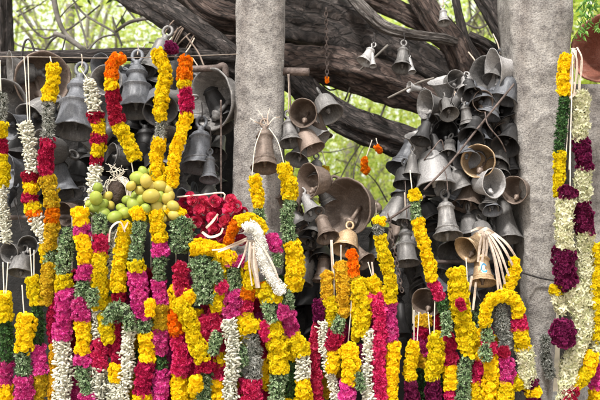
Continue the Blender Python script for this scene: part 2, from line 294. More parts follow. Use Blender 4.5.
cam.dof.use_dof=True; cam.dof.focus_distance=4.0; cam.dof.aperture_fstop=2.2
sc.view_settings.view_transform='Standard'; sc.view_settings.look='None'; sc.view_settings.exposure=1.0; sc.view_settings.gamma=1
# ------------------------------------------------------------------ ground
EARTH=plain('dusty_earth',(.26,.21,.16),.95,0,3,.3,.5,40)
mb=MB(); mb.add([(-150,-60,0),(150,-60,0),(150,240,0),(-150,240,0)],[[0,1,2,3]]); tag(mb.build('ground',EARTH),kind='structure')
mb=MB(); box(mb,(0,4.75,.15),(5.2,2.2,.3)); o=mb.build('stone_plinth',GR,smooth=False); tag(o,'grey stone plinth under the pillars and garlands','plinth')
# ------------------------------------------------------------------ pillars and walls
def pillar(label,xs,d,depth,ytop,mat,seed,ch=.03,name='stone_pillar'):
    # xs: (left px, right px) at top of frame and at bottom of frame
    (l0,r0),(l1,r1)=xs; rows=70; zt=CZ+(200-ytop)/F*d; V=[];prof=[]
    def edge(z):
        y=200-(z-CZ)*F/d; t=max(-.4,min(1.9,y/400)); return P(l0+(l1-l0)*t,0,d).x,P(r0+(r1-r0)*t,0,d).x
    seg=14
    for i in range(rows+1):
        z=.29+(zt-.29)*i/rows; a,b=edge(z); pts=[]
        for k in range(seg): pts.append((a+ch+(b-a-2*ch)*k/(seg-1),d))
        pts.append((b,d+ch))
        for k in range(1,7): pts.append((b,d+ch+(depth-2*ch)*k/6))
        pts.append((b-ch,d+depth)); 
        for k in range(1,7): pts.append((b-ch+(a-b+2*ch)*k/6,d+depth))
        pts.append((a,d+depth-ch))
        for k in range(1,7): pts.append((a,d+depth-ch-(depth-2*ch)*k/6))
        cx,cy=(a+b)/2,d+depth/2
        for (x,y) in pts:
            nz=noise.fractal(Vector((x*5+seed,y*5,z*5)),1,2,5)*.011+noise.noise(Vector((x*22,y*22+seed,z*22)))*.003
            v=Vector((x-cx,y-cy)); v*=1+nz/max(v.length,.05); V.append((cx+v.x,cy+v.y,z))
    n=len(pts); Q=[[i*n+j,i*n+(j+1)%n,(i+1)*n+(j+1)%n,(i+1)*n+j] for i in range(rows) for j in range(n)]
    c=len(V); V.append((cx,cy,zt)); top=rows*n
    for j in range(0,n-1,2): Q.append([top+j,top+j+1,top+(j+2)%n,c])
    mb=MB(); mb.add(V,Q); o=mb.build(name,mat,None,(cx,d,.29)); tag(o,label,'pillar'); return o
pillar('broad speckled granite pillar in the middle left with a brown bell hanging on its front',((236,284),(228,282)),4.12,.28,-160,GR,3)
pillar('speckled granite pillar on the right, with tuberose and maroon flower strings down its side',((512,575),(536,554)),4.05,.3,-160,GR,9)
pillar('grey stone post at the right edge behind the red-brown bell',((571,660),(572,660)),4.55,.25,84,GR,17)
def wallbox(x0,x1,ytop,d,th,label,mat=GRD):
    a=P(x0,ytop,d); b=P(x1,400,d); mb=MB(); nx,nz=40,30; V=[];Q=[]
    for i in range(nz+1):
        for j in range(nx+1):
            x=a.x+(b.x-a.x)*j/nx; z=.29+(a.z-.29)*i/nz; V.append((x,d+noise.fractal(Vector((x*4,d,z*4)),1,2,4)*.02,z+(noise.noise(Vector((x*3,0,7)))*.03 if i==nz else 0)))
    for i in range(nz):
        for j in range(nx): k=i*(nx+1)+j; Q.append([k,k+1,k+nx+2,k+nx+1])
    n=len(V)
    for j in range(nx+1): V.append((a.x+(b.x-a.x)*j/nx,d+th,V[nz*(nx+1)+j][2]))
    for j in range(nx): Q.append([nz*(nx+1)+j,nz*(nx+1)+j+1,n+j+1,n+j])
    mb.add(V,Q); box(mb,((a.x+b.x)/2,d+th/2+.03,(.29+a.z-.05)/2),(abs(b.x-a.x),th-.04,a.z-.34)); 
    tag(mb.build('added_shade_wall',mat,None,None,smooth=False),label,'wall')
wallbox(-60,240,82,4.95,.25,'added wall coloured dark for the shade behind the left crowd of bells')  # walls added as a dark backing where only shade lies
wallbox(236,412,228,4.80,.25,'low added wall coloured dark for the shade behind the middle garlands')
# ------------------------------------------------------------------ the great tree
def barkbump(seed,amp=.13):
    def f(ph,L,C):
        a=seed*1.7
        r=1+amp*.5*np.sin(ph*5+a+L*2.1+.8*np.sin(L*5+a))+amp*.4*np.sin(ph*9+L*3.3-a+1.2*np.sin(L*7))+amp*.3*np.sin(ph*2+L*6+a)
        n=np.zeros(r.shape)
        for i in range(r.shape[0]):
            for j in range(r.shape[1]):
                p=float(ph[0,j]); l=float(L[i,0]); n[i,j]=noise.fractal(Vector((math.cos(p)*2.2+seed,math.sin(p)*2.2,l*5)),1,2,5)
        return r+n*amp*.8
    return f
def branch(pts,parent,origin,mat,seed,seg=34,amp=.23,name='branch'):
    # pts: (x px, y px, depth, radius px)
    c=smooth_path([(*P(x,y,d),r*PX(d)) for x,y,d,r in pts],.02)
    mb=MB(); tube(mb,c[:,:3],np.maximum(c[:,3],.002),seg,barkbump(seed,amp)); return mb.build(name,mat,parent,origin)
troot=P(470,400,5.1); troot.z=0
tree=empty('banyan_tree',troot,'old dark tree with thick twisting branches arching behind the pillars and bells','tree')
mb=MB(); tpath=[(*(Vector((P(470,0,5.15).x,5.15,z))),r) for z,r in ((0,.48),(.4,.36),(1.2,.30),(1.8,.28),(2.3,.22))]
c=smooth_path(tpath,.04); tube(mb,c[:,:3],c[:,3],40,barkbump(2,.16)); mb.build('trunk',BARK,tree,troot)
BR=[([(500,135,5.1,16),(470,105,5.1,20),(432,74,5.0,20),(395,52,5.0,22),(345,30,5.0,26),(290,18,5.0,28),(215,5,5.1,24),(150,-30,5.3,18),(80,-60,5.5,12)],BARK),
    ([(480,125,5.0,12),(430,100,4.85,15),(380,82,4.8,18),(335,68,4.8,18),(285,60,4.85,16),(225,48,5.0,12),(192,40,5.05,9)],BARKR),
    ([(480,190,5.0,18),(440,162,4.75,16),(400,142,4.7,15),(360,127,4.7,15),(325,107,4.75,14),(295,80,4.8,13),(262,58,4.9,11)],BARK),
    ([(455,42,4.85,4),(440,38,4.75,4.5),(410,34,4.7,5),(385,27,4.68,6),(365,11,4.7,6),(345,-12,4.8,5),(330,-40,4.9,4)],BARKL),
    ([(500,110,5.2,14),(478,64,5.1,14),(448,40,5.1,11),(420,22,5.1,9),(385,4,5.2,9),(340,-14,5.3,9)],BARKR),
    ([(470,95,5.0,12),(456,50,4.9,11),(435,20,4.9,11),(415,-12,5.0,10),(400,-50,5.1,9)],BARKR),
    ([(520,105,5.2,12),(508,45,4.9,10),(495,18,4.9,9),(475,-15,5.0,8),(450,-50,5.1,7)],BARK),
    ([(478,65,5.0,7),(466,42,4.95,5),(459,15,4.95,4),(452,-20,5.0,3.5)],BARK),
    ([(505,60,5.0,7),(485,45,5.0,6),(468,36,5.0,5)],BARK),
    ([(262,85,4.7,14),(238,64,4.6,14),(212,45,4.6,14),(188,28,4.6,14.5),(155,6,4.7,15),(125,-12,4.8,15),(80,-50,5,14)],BARK),
    ([(240,92,4.75,9),(205,62,4.75,9),(172,40,4.75,6)],BARKR),
    ([(235,18,4.8,12),(212,12,4.75,13),(190,-8,4.8,12),(165,-40,4.9,11)],BARKR)]
for i,(p,m) in enumerate(BR): branch(p,tree,troot,m,i*3.1+1)
# small twigs of the same tree
def twig(mb,pts,seg=6):
    mb=MB()
    c=smooth_path([(*P(x,y,d),r*PX(d)) for x,y,d,r in pts],.03); tube(mb,c[:,:3],np.maximum(c[:,3],.0008),seg); mb.build('twig',TWG,tree,troot)
TWG=plain('grey_twig_bark',(.16,.145,.13),.9,0,20,.4,.3)
TW=[[(52,-10,5.4,3),(58,18,5.3,2.6),(66,34,5.3,2.4),(85,50,5.2,2.2)],[(54,33,5.2,2.6),(66,38,5.2,2.4),(84,50,5.2,2.2)],
 [(70,-5,5.5,1.2),(82,12,5.5,1.2),(95,21,5.4,1.2),(115,33,5.3,1.2),(122,45,5.2,1)],[(118,-5,5.5,1.3),(128,10,5.5,1.2),(138,22,5.4,1)],
 [(115,32,5.3,1.6),(130,22,5.3,1.8),(155,17,5.2,2)],[(75,5,5.4,1),(80,20,5.4,1),(88,48,5.3,1)],[(20,10,5.6,1),(30,26,5.5,1),(45,38,5.4,1.2),(58,33,5.4,1.2)],
 [(88,50,5.2,1.2),(100,38,5.3,1),(118,34,5.3,1)],[(330,200,6,.8),(350,160,6,.9),(375,125,5.8,1)],[(330,125,5.8,.9),(345,108,5.8,1),(352,90,5.6,1)],
 [(380,118,5.6,1.2),(386,104,5.6,1.1),(395,92,5.5,1)],[(318,80,4.9,.9),(330,90,4.9,.9),(345,85,4.9,.9)],[(345,100,4.8,1),(356,75,4.7,1),(374,58,4.6,1),(388,45,4.6,1.4)],
 [(40,60,5.6,1),(52,40,5.6,1.2),(75,25,5.6,1),(100,5,5.7,.8)],[(5,30,5.6,1),(18,45,5.6,1),(45,50,5.5,1)],[(450,60,5.6,1),(462,30,5.6,1),(485,5,5.6,1)],[(460,20,5.6,1),(480,28,5.6,1.2),(500,12,5.6,1)]]
for t in TW: twig(None,t)
for k in range(46):
    x0=random.choice([random.uniform(0,150),random.uniform(300,410),random.uniform(455,515)]); y0=random.uniform(-20,70) if not 290<x0<420 else random.uniform(95,210); d=random.uniform(5.5,7.5)
    a=random.uniform(0,6.28); L=random.uniform(25,60); twig(None,[(x0,y0,d,.9),(x0+math.cos(a)*L*.5+random.uniform(-6,6),y0+math.sin(a)*L*.5,d,.6),(x0+math.cos(a)*L,y0+math.sin(a)*L+random.uniform(-8,8),d,.3)],4)
# hanging leaf sprays of the tree (sparse), kept behind the branches
def leaves(mb,c,s,n,size,proto=None,grav=.5):
    c=np.array(c); s=np.array(s); out=[]
    k=max(4,n//45); cc=rng.normal(0,1,(k,3)); cc/=np.maximum(1,np.linalg.norm(cc,axis=1)[:,None]/1.0)
    cc=c+cc*s; idx=rng.integers(0,k,n); pos=cc[idx]+rng.normal(0,1,(n,3))*s.mean()*.16
    N=rng.normal(0,1,(n,3)); N[:,2]-=grav
    inst(mb,proto or LP,pos,N,rng.uniform(.6,1.2,n)*size)
LP=leafp(.2)
TWB=plain('pale_grey_bark',(.24,.22,.19),.9,0,6,.3,.3)
def bg_tree(label,x,d,z,s,n,size,mat,tr=.1,lean=0):
    X=(x-300)/F*d; r=empty('leafy_tree',(X,d,0),label,'tree','leafy trees in the sunlight beyond the shrine')
    mb=MB(); tube(mb,smooth_path([(X,d,0),(X+lean*.4,d,z*.5),(X+lean,d,z)],.15),np.linspace(tr,tr*.5,len(smooth_path([(X,d,0),(X+lean*.4,d,z*.5),(X+lean,d,z)],.15))),10)
    for k in range(14):
        a=random.uniform(0,6.28); e=random.uniform(-.5,.9); b=Vector((X+lean*.7,d+.5,z-s[2]*.7)); en=Vector((X+lean+math.cos(a)*s[0]*.9,d+math.sin(a)*s[1]*.9,z+e*s[2]))
        mid=(b+en)/2+Vector((random.uniform(-.2,.2),0,random.uniform(-.1,.3))); c=smooth_path([b,mid,en],.15); tube(mb,c,np.linspace(tr*.4,tr*.06,len(c)),6)
    mb.build('trunk',TWB,r,(X,d,0))
    mb=MB(); leaves(mb,(X+lean,d,z),s,n,size); mb.build('crown',mat,r,(X,d,0),smooth=False)
bg_tree('bright yellow-green tree filling the gap at the top left behind the twigs',70,9.0,3.9,(1.5,1.1,1.5),19000,.055,LEAF)
bg_tree('mid-green tree at the far left behind the dark trunk',-20,11,3.6,(1.8,1.2,2.0),9000,.075,LEAFM)
bg_tree('leafy tree showing between the left branch and the granite pillar',200,11,4.3,(1.4,1.1,2.0),13000,.075,LEAF)
bg_tree('sunlit feathery tree seen under the arching branch in the middle',350,8.5,2.3,(1.0,.9,1.15),19000,.052,LEAF)
bg_tree('darker green tree farther back behind the middle opening',385,12,2.8,(1.7,1.1,1.8),12000,.09,LEAFM)
bg_tree('light green tree at the top, left of the right-hand pillar',480,9.5,4.1,(1.2,.9,1.2),12000,.06,LEAF)
bg_tree('leafy tree at the top right corner beyond the right-hand pillar',610,8.5,3.7,(.8,.8,1.0),9000,.075,LEAF)
mb=MB(); leaves(mb,(0,17,2.2),(11,1.0,2.8),9000,.17); o=mb.build('far_foliage',LEAFM,smooth=False); tag(o,'pale far-off greenery filling the gaps between the nearer trees','foliage',kind='stuff')
mb=MB(); leaves(mb,(-.3,5.9,4.25),(3.4,.9,.55),26000,.085); mb.build('crown',leafmat('overhead_shading_leaves',[(0,(.05,.10,.02)),(1,(.16,.24,.06))],.3),tree,troot,smooth=False)  # overhead leaf mass, out of view, added to shade the recesses
# dark trunk on the left edge
r0=P(-2,400,5.2); r0.z=0; lt=empty('leaning_tree',r0,'dark bare tree trunk cut by the top left corner','tree')
branch([(-6,520,5.2,16),(-3,300,5.2,12),(0,100,5.2,10),(1,30,5.2,10),(0,-60,5.2,9)],lt,r0,BARK,40,name='trunk')
# plant sprigs at the top of the right pillar
g0=P(588,-5,3.95); pl=empty('leafy_creeper',g0,'fresh green leaves hanging over the top right of the granite pillar','plant')
mb=MB()
for a,b,c_,e in ((604,-30,586,20),(610,-25,578,10),(600,-30,575,40),(612,-20,596,32),(606,-30,583,36)):
    C=smooth_path([P(a,b,3.98),P((a+c_)/2+2,(b+e)/2-4,3.97),P(c_,e,3.96)],.01); tube(mb,C,.0012,5)
mb.build('stem',M['D'],pl,g0); mb=MB()
for a,b,c_,e in ((604,-30,586,20),(610,-25,578,10),(600,-30,575,40),(612,-20,596,32),(606,-30,583,36)):
    C=smooth_path([P(a,b,3.98),P((a+c_)/2+2,(b+e)/2-4,3.97),P(c_,e,3.96)],.006); n=len(C); N=rng.normal(0,1,(n,3)); N[:,2]-=.8; inst(mb,leafp(.2),C,N,rng.uniform(.02,.04,n))
mb.build('leaves',leafmat('creeper_leaves',[(0,(.08,.22,.03)),(1,(.22,.42,.08))],.35),pl,g0,smooth=False)
# ------------------------------------------------------------------ beams, rods, ropes
def rod(label,pts,r,mat,name,cat,seg=8,bump=None,ext=None):
    c=smooth_path([P(*p) for p in pts],.012); mb=MB(); tube(mb,c,r,seg,bump); o=mb.build(name,mat,None,tuple(c[0])); tag(o,label,cat); return o
rod('dark charred wooden beam behind the tops of the left bells',[(-40,60,4.55),(60,57,4.55),(150,54,4.55),(245,58,4.55)],.038,BARK,'wooden_beam','beam',18,barkbump(5,.12))
rod('thin pale stretched string crossing just under the dark beam at the left',[(-40,56,3.9),(40,57,3.89),(100,58,3.88),(160,57,3.88),(238,54,3.95)],.0022,RIB2,'stretched_string','string')
rod('rusty pipe stub sticking out from the right side of the middle pillar',[(272,71,4.2),(309,72,4.2)],.022,IRON,'iron_pipe','pipe',16)
rod('rusty iron bar hooked over the top of the large round-mouthed bell',[(190,69,4.2),(215,68,4.2),(224,66,4.2),(226,78,4.2)],.018,IRON,'iron_bar','bar',12)
rod('long thin iron rod slanting across the right-hand heap of bells',[(424,190,3.98),(450,163,3.98),(478,128,3.99),(505,95,4.0),(514,84,4.02)],.0055,IRON,'iron_rod','rod')
rod('short dark iron rod slanting right of the big brown bell',[(385,222,4.0),(400,212,3.98),(425,196,3.98)],.0065,IRON,'iron_rod','rod')
rod('thin black wire running across the foot of the right pillar',[(520,272,3.98),(540,278,4.02),(560,282,4.02),(600,293,4.0)],.0045,WIRE,'black_wire','wire')
rod('iron wire bent over the dark heap at the left edge',[(20,70,4.3),(24,44,4.3),(30,40,4.3),(36,56,4.3)],.006,WIRE,'wire_hook','hook')
rod('thin iron rail behind the fruits that carries the left garlands',[(-30,218,4.02),(150,216,4.02),(232,215,4.02)],.012,IRON,'iron_rail','rail')
rod('iron rail between the two granite pillars behind the middle garlands',[(280,262,4.25),(400,262,4.25),(520,262,4.25)],.012,IRON,'iron_rail','rail')
# rope wrapped round the left branch
mb=MB()
for k in range(6):
    x=176+k*3.2; y=24+k*2.2; cc=P(x-1,y+7,4.62); ax=Vector((.8,0,-.6)).normalized(); u=Vector((.6,0,.8)); v=Vector((0,1,0)); R_=.094+random.uniform(0,.006)
    tube(mb,[cc+ (u*math.cos(t)+v*math.sin(t))*R_+ax*.02*math.sin(t+k*2) for t in np.linspace(0,6.28,40)],.0045,6,cap=False)
tube(mb,smooth_path([P(186,36,4.5),P(198,52,4.45),P(204,66,4.3)],.01),.005,6); tube(mb,smooth_path([P(178,28,4.5),P(168,50,4.5),P(166,72,4.3)],.01),.005,6)
tag(mb.build('rope',plain('old_brown_rope',(.2,.15,.12),.9,0,60,.3,.3),None,tuple(P(185,30,4.6))),'old rope wound several times round the thick branch at the upper left','rope')
# hanging chain on the trunk
def chain(label,x0,y0,x1,y1,d,mat,r=.011,pend=None):
    a,b=P(x0,y0,d),P(x1,y1,d); n=int((b-a).length/(r*1.9)); root=empty('hanging_chain',a,label,'chain'); mb=MB(); T=(b-a).normalized()
    for k in range(n):
        c=a+T*(k+.5)*(b-a).length/n; s=Vector((1,0,0)) if k%2 else Vector((0,1,0))
        tube(mb,[c+(T*math.cos(t)*r*1.35+s*math.sin(t)*r*.75) for t in np.linspace(0,6.283,14)],r*.27,6,cap=False)
    mb.build('links',mat,root,a)
    if pend:
        mb=MB(); inst(mb,PRO['mari'][0],np.array([b+Vector((0,0,-.01*k)) for k in range(3)]),np.array([(0,-1,.2)]*3,float),.014); mb.build('marigold_flower',M[pend],root,a)
chain('knotted dark chain with a tiny orange flower hanging down the big trunk',326,8,327,78,4.62,IRON,.012,'O')
chain('grey iron chain hanging right of the big brown bell',388,214,402,292,3.93,IRON,.011)
# ------------------------------------------------------------------ bells
PROF={
 'classic':[(0,0),(.30,-.005),(.44,-.04),(.51,-.10),(.49,-.13),(.60,-.15),(.60,-.18),(.51,-.20),(.55,-.35),(.59,-.52),(.64,-.66),(.70,-.76),(.79,-.785),(.79,-.81),(.73,-.825),(.79,-.87),(.88,-.94),(1.0,-.99),(1.0,-1.01),(.93,-1.0),(.80,-.92),(.70,-.82),(.62,-.68),(.55,-.5),(.48,-.2),(.4,-.1),(.2,-.06),(0,-.05)],
 'tier':[(0,0),(.26,-.005),(.40,-.03),(.45,-.07),(.44,-.12),(.55,-.14),(.56,-.17),(.43,-.20),(.45,-.28),(.55,-.38),(.66,-.44),(.73,-.46),(.80,-.475),(.80,-.495),(.71,-.52),(.73,-.62),(.78,-.76),(.84,-.87),(.92,-.95),(1.0,-1.0),(1.0,-1.02),(.93,-1.01),(.80,-.9),(.72,-.75),(.68,-.6),(.6,-.48),(.4,-.3),(.2,-.2),(0,-.19)],
 'cone':[(0,0),(.28,-.005),(.40,-.04),(.45,-.12),(.49,-.3),(.55,-.5),(.64,-.68),(.75,-.82),(.88,-.93),(1.0,-.99),(1.01,-1.01),(.97,-1.01),(.84,-.92),(.70,-.79),(.59,-.64),(.50,-.45),(.44,-.25),(.38,-.1),(.2,-.06),(0,-.05)],
 'bowl':[(0,0),(.3,-.01),(.52,-.06),(.66,-.16),(.75,-.3),(.80,-.48),(.85,-.66),(.90,-.82),(.93,-.86),(.92,-.88),(.97,-.94),(1.03,-.99),(1.03,-1.02),(.97,-1.02),(.92,-.93),(.86,-.8),(.80,-.6),(.75,-.42),(.68,-.26),(.52,-.14),(.3,-.09),(0,-.08)]}
def subdiv_profile(p,n=1):
    return p
BELLS=[]
def bell(x,y,R,H,ax,mat,label,d=4.1,style='classic',cord=0,clap=1.0,loop=True,group=None,extra=None,sep=None):
    a=Vector(ax)
    if a.z<=-.9 and -.3<a.y<0: a.y=-.36-.12*random.random()
    a.normalize(); R*=1.12 if x<240 else 1.06; Mth=P(x,y,d); k=PX(d); R_=R*k; H_=H*k; org=Mth-a*H_
    root=empty('temple_bell',org,label,'bell',group); root.rotation_mode='QUATERNION'; q=Vector((0,0,-1)).rotation_difference(a); 
    root.rotation_quaternion=q; qi=q.inverted()
    s=random.uniform(0,99)
    def mod(r,z,ph):
        rr=r*(1+.02*np.sin(ph*2+s)+.011*np.sin(ph*5+s*2+z*4)+.008*np.sin(ph*11+z*9+s))
        lip=np.clip((-z-.8)*5,0,1); return rr*R_,(z+lip*(.008*np.sin(ph*3+s)+.005*np.sin(ph*13+s)))*H_
    mb=MB(); lathe(mb,PROF[style],44,mod); b=mb.build('bell_body',BM[mat],root)
    if loop:
        mb=MB(); lathe(mb,[(0,R_*.36),(.14*R_,R_*.35),(.19*R_,R_*.24),(.15*R_,R_*.12),(.26*R_,.05*R_),(.27*R_,-.01*R_)],14)
        rr=.26*R_; tube(mb,[Vector((math.sin(t)*rr,0,R_*.36+rr*1.0+math.cos(t)*rr*1.25)) for t in np.linspace(0,6.283,22)],.095*R_,8,cap=False); mb.build('crown_loop',BM[mat],root)
    if clap:
        g=qi@Vector((0,0,-1)); tilt=min(1.0,abs(g.z)+.0)
        gl=Vector((g.x,g.y,0)); st=Vector((0,0,-.10*H_)); e=Vector((0,0,-.93*H_))+gl*R_*.66
        L=(e-st).length*clap; dr=(e-st).normalized(); e=st+dr*L
        mb=MB(); c=smooth_path([st,st+dr*L*.5,e],R_*.08); n=len(c); t=np.linspace(0,1,n)
        rad=R_*(.055+.05*np.exp(-((t-.12)/.06)**2)+.13*np.exp(-((t-.80)/.08)**2)+.04*t); tube(mb,c,rad,10); mb.build('clapper',BM[mat if mat!='tan' else 'brown'],root)
    if cord:
        top=qi@Vector((0,0,cord*k)); st=Vector((0,0,R_*.7)); e=st+top; mb=MB(); tube(mb,smooth_path([st,st+(e-st)*.5+Vector((.004,.003,0)),e],.01),.0035,6); mb.build('cord',CORD if random.random()<.6 else WIRE,root)
    return root
B=bell; HN=(0,-.12,-1)
# --- left crowd
B(10,72,19,24,(-.85,-.45,-.05),'grey','side-turned grey bell at the upper left edge, mouth to the left',4.25,'cone')
B(2,104,22,30,(.35,-1,-.15),'grey','open-mouthed grey bell cut by the left edge below the side-turned bell',4.15,'bowl')
B(43,80,25,30,(.7,-1,-.22),'brown','large wide-open brownish bell behind the yellow string at the upper left',4.25,'bowl')
B(74,131,19.5,58,(0,-.10,-1),'blue','tall two-stepped blue-grey bell hanging between the pale-sprig and white-striped strings',4.02,'tier',cord=14)
B(101,67,12.5,26,(-.55,-1,-.1),'blue','small open blue-grey bell beside the orange flower loop',4.15,'cone')
B(136,111,18,50,(.05,-.12,-1),'blue','dark blue-grey bell hanging between the orange and long yellow strings',4.05,'tier',cord=12)
B(151,74,16,40,(-.3,-.15,-1),'grey','grey bell half hidden behind the top of the long yellow string',4.25,'cone',cord=10)
B(211,99,27,30,(-.86,-1,-.10),'grey','large round-mouthed grey bell facing out at the left side of the middle pillar',4.2,'bowl')
B(199,168,17,40,(0,-.12,-1),'blue','wide grey-blue bell with a small white tag, below the large round-mouthed bell',4.1,'classic',cord=20)
B(209,180,9,26,(.02,-.12,-1),'blue','slim little blue-grey bell hanging in front of the tagged bell',4.0,'classic',cord=24)
B(176,122,13,30,(.2,-.8,-.8),'grey','grey bell between the pair of yellow strings and the round-mouthed bell',4.22,'cone')
B(66,196,15,36,(.35,-.15,-1),'blue','smooth dark blue bell low down beneath the tall two-stepped bell',4.15,'cone',cord=20)
B(20,160,19,46,(-.1,-.2,-1),'dark','big shade-dark bell hanging behind the white-and-red string at the left edge',4.3,'cone',cord=20)
B(113,176,14,38,(-.1,-.2,-1),'dark','shade-dark bell above the coconut',4.25,'cone',cord=20)
B(146,166,16,40,(.1,-.2,-1),'dark','shade-dark bell behind the lower ends of the paired yellow strings',4.28,'classic',cord=20)
B(64,214,11,20,(-.5,-1,-.3),'brown','small brown bell mouth peeping out above the left leaf garland',4.1,'bowl')
B(196,128,18,44,(.1,-.1,-1),'grey','long grey bell hanging behind the tagged bell by the pillar',4.35,'classic')
B(9,253,9.5,20,(-.35,-1,-.15),'grey','left bell of the tight trio of small grey bells at the left edge',3.94,'bowl')
B(28,246,9,19,(.3,-1,.1),'grey','upper right bell of the tight trio of small grey bells at the left edge',3.96,'bowl')
B(20,273,11,19,(0,-.55,-1),'grey','lowest bell of the tight trio of small grey bells, its clapper hanging out',3.92,'bowl',clap=1.15)
# --- middle
B(265,168,14,42,(.03,-.13,-1),'brown','brownish bell on the front of the middle pillar, held by two pale cords',3.98,'classic')
B(291,143,11.5,26,(.1,-.25,-1),'grey','small grey-brown bell at the right edge of the middle pillar under the pipe stub',4.1,'classic',cord=40)
B(303,113,13.5,26,(-.25,-1,-.15),'brown','brown open bell facing out just right of the middle pillar',4.08,'bowl')
B(318,143,15,34,(.75,-.35,-.75),'pale','bright pale trumpet-shaped bell tipped to the right beside the middle pillar',4.2,'cone')
B(308,181,17,24,(-1,-.72,-.05),'brown','tall oval-mouthed brown bell just left of the big round brown bell',4.08,'bowl')
B(346,207,28,27,(-.86,-1,-.04),'brown','biggest round brown bell facing out in the middle opening, its clapper showing',4.1,'bowl')
B(328,238,11,28,(.25,-.6,-.75),'brown','small rusty-brown bell tipped forward below the biggest brown bell',3.97,'classic')
B(306,244,10,20,(-.2,-.6,-.8),'dark','dark small bell tucked beside the leaf garland right of the middle pillar',4.08,'classic')
B(345,250,13,22,(-.2,-.6,-.8),'tan','tan-rimmed bell bunched above the double yellow string',3.98,'bowl')
B(366,262,10,26,(.5,-.65,-.6),'brown','brown bell tipped to the right above the short yellow string',3.96,'classic')
B(321,262,11,22,(-.1,-.8,-.5),'dark','dark open bell just under the rusty-brown tipped bell',4.1,'bowl')
B(377,262,12,34,(0,-.15,-1),'dark','dark bell hanging just left of the iron chain',4.1,'classic',cord=20)
B(407,263,12,36,(0,-.12,-1),'grey','streaked grey-green bell hanging left of the long yellow string with maroon end',4.0,'tier',cord=30)
B(426,303,14,28,(-.5,-1,-.25),'brown','pinkish-brown open bell above two short yellow strings with cords',3.95,'bowl')
B(402,335,9,36,(0,-.1,-1),'dark','dark narrow bell hanging low behind the magenta and yellow strand',4.1,'cone',cord=20)
B(413,360,11,26,(-.1,-.5,-1),'dark','shade-dark bell low between the pink strand and the short yellow strings',4.2,'classic',cord=20)
B(320,330,11,30,(0,-.1,-1),'dark','shade-dark bell behind the middle rose strands',4.25,'classic',cord=20)
B(395,292,10,26,(-.2,-.5,-1),'dark','shade-dark bell at the bottom of the iron chain',4.15,'classic',cord=20)
# --- bells on the branches
B(364,62,7.5,18,(-.45,-.35,-.8),'pale','small pale bell tilted left on the big branch',4.45,'classic',cord=12)
B(373,66,3.6,16,(0,-.1,-1),'pale','tiny slender bell beside the tilted pale bell on the big branch',4.42,'cone',cord=12)
B(402,68,10,24,(-.12,-.45,-.95),'grey','round-shouldered bell hanging from the big branch left of the bell heap',4.4,'classic',cord=10)
B(412,72,4,16,(.1,-.1,-1),'pale','tiny slender bell beside the round-shouldered bell on the branch',4.38,'cone',cord=10)
B(444,23,6.5,15,(0,-.15,-1),'pale','little pale bell hanging highest, at the top edge under the fork of branches',4.6,'classic',cord=12)
# --- right heap
B(409,87,5.5,14,(-1,-.35,.1),'pale','tiny white-mouthed bell poking out left at the top of the right-hand heap',4.25,'cone')
B(443,80,15,26,(-.25,-.35,.95),'pale','pale bell tipped up like a leaf beside the tiny white-mouthed bell',4.3,'cone',clap=0)
B(456,79,9,20,(.25,-1,.05),'grey','small round open bell at the top middle of the right-hand heap',4.2,'bowl')
B(467,93,9.5,26,(-.15,-.75,-.75),'pale','pale-shouldered bell tipped forward beside the slanting rod at the top of the heap',4.12,'classic')
B(486,77,20,30,(-.78,-.75,-.05),'grey','big shaded bell with dark oval mouth near the top of the right pillar heap',4.28,'cone')
B(493,71,21,24,(-1,-.14,-.1),'pale','bright side-on bell with thin sharp rim touching the right pillar at the top',4.15,'cone')
B(483,101,10,22,(.1,-1,-.1),'brown','purplish-brown round-mouthed bell in the upper heap, clapper hanging out',4.08,'bowl')
B(502,104,12,24,(-.2,-1,.05),'dark','dark round-mouthed bell in the upper heap beside the right pillar',4.15,'bowl')
B(425,104,14,28,(-.93,-.45,.02),'grey','grey bell turned left with narrow oval mouth on the left side of the heap',4.2,'cone')
B(447,108,10,26,(-.75,-.55,-.55),'grey','grey bell tipped down-left just right of the left-turned bell',4.15,'cone')
B(418,134,12.5,32,(-.25,-.35,.95),'grey','grey bell standing mouth-up against the lower dark branch',4.2,'cone',clap=0)
B(445,132,12,24,(-.35,-1,-.15),'dark','shade-dark open bell in the middle left of the heap',4.22,'bowl')
B(430,122,9,20,(-.6,-.8,-.4),'grey','small grey bell squeezed above the mouth-up bell',4.28,'cone')
B(459,155,18,30,(-.55,-1,-.08),'dark','large dark oval-mouthed bell left of the tan-rimmed bell in the heap',4.18,'bowl')
B(478,161,16,28,(-.55,-1,.02),'tan','bright tan-rimmed bell facing out in the middle of the right-hand heap',4.0,'bowl')
B(494,183,14,28,(.5,-1,.0),'pale','light grey round-mouthed bell just below right of the tan-rimmed bell',3.98,'bowl')
B(514,190,13,24,(-.8,-1,-.1),'brown','brownish oval-mouthed bell pressed against the right pillar edge',4.02,'bowl')
B(436,188,19,40,(.05,-.42,-1),'pale','large pale smooth bell dome above the long yellow string in the heap',4.1,'bowl')
B(411,174,10,24,(-.7,-.8,.1),'blue','bluish bell turned left at the lower left side of the heap',4.25,'cone')
B(404,198,13,28,(-.3,-.4,-.9),'blue','dark bluish bell at the left foot of the heap beside the green opening',4.3,'cone')
B(468,207,16,42,(-.28,-.22,-1),'brown','long brown-grey bell slanting down below the tan-rimmed bell',4.12,'cone')
B(489,208,10,20,(-.35,-.55,-1),'grey','small grey bell under the light round-mouthed bell, clapper hanging',4.02,'classic',clap=1.15)
B(508,240,15,44,(.03,-.1,-1),'grey','tall grey bell hanging against the left side of the right pillar',4.12,'cone')
B(448,236,14.5,36,(0,-.10,-1),'grey','grey hand-bell shape with shouldered rim and loop hanging below the heap',3.98,'classic',cord=10,clap=1.2)
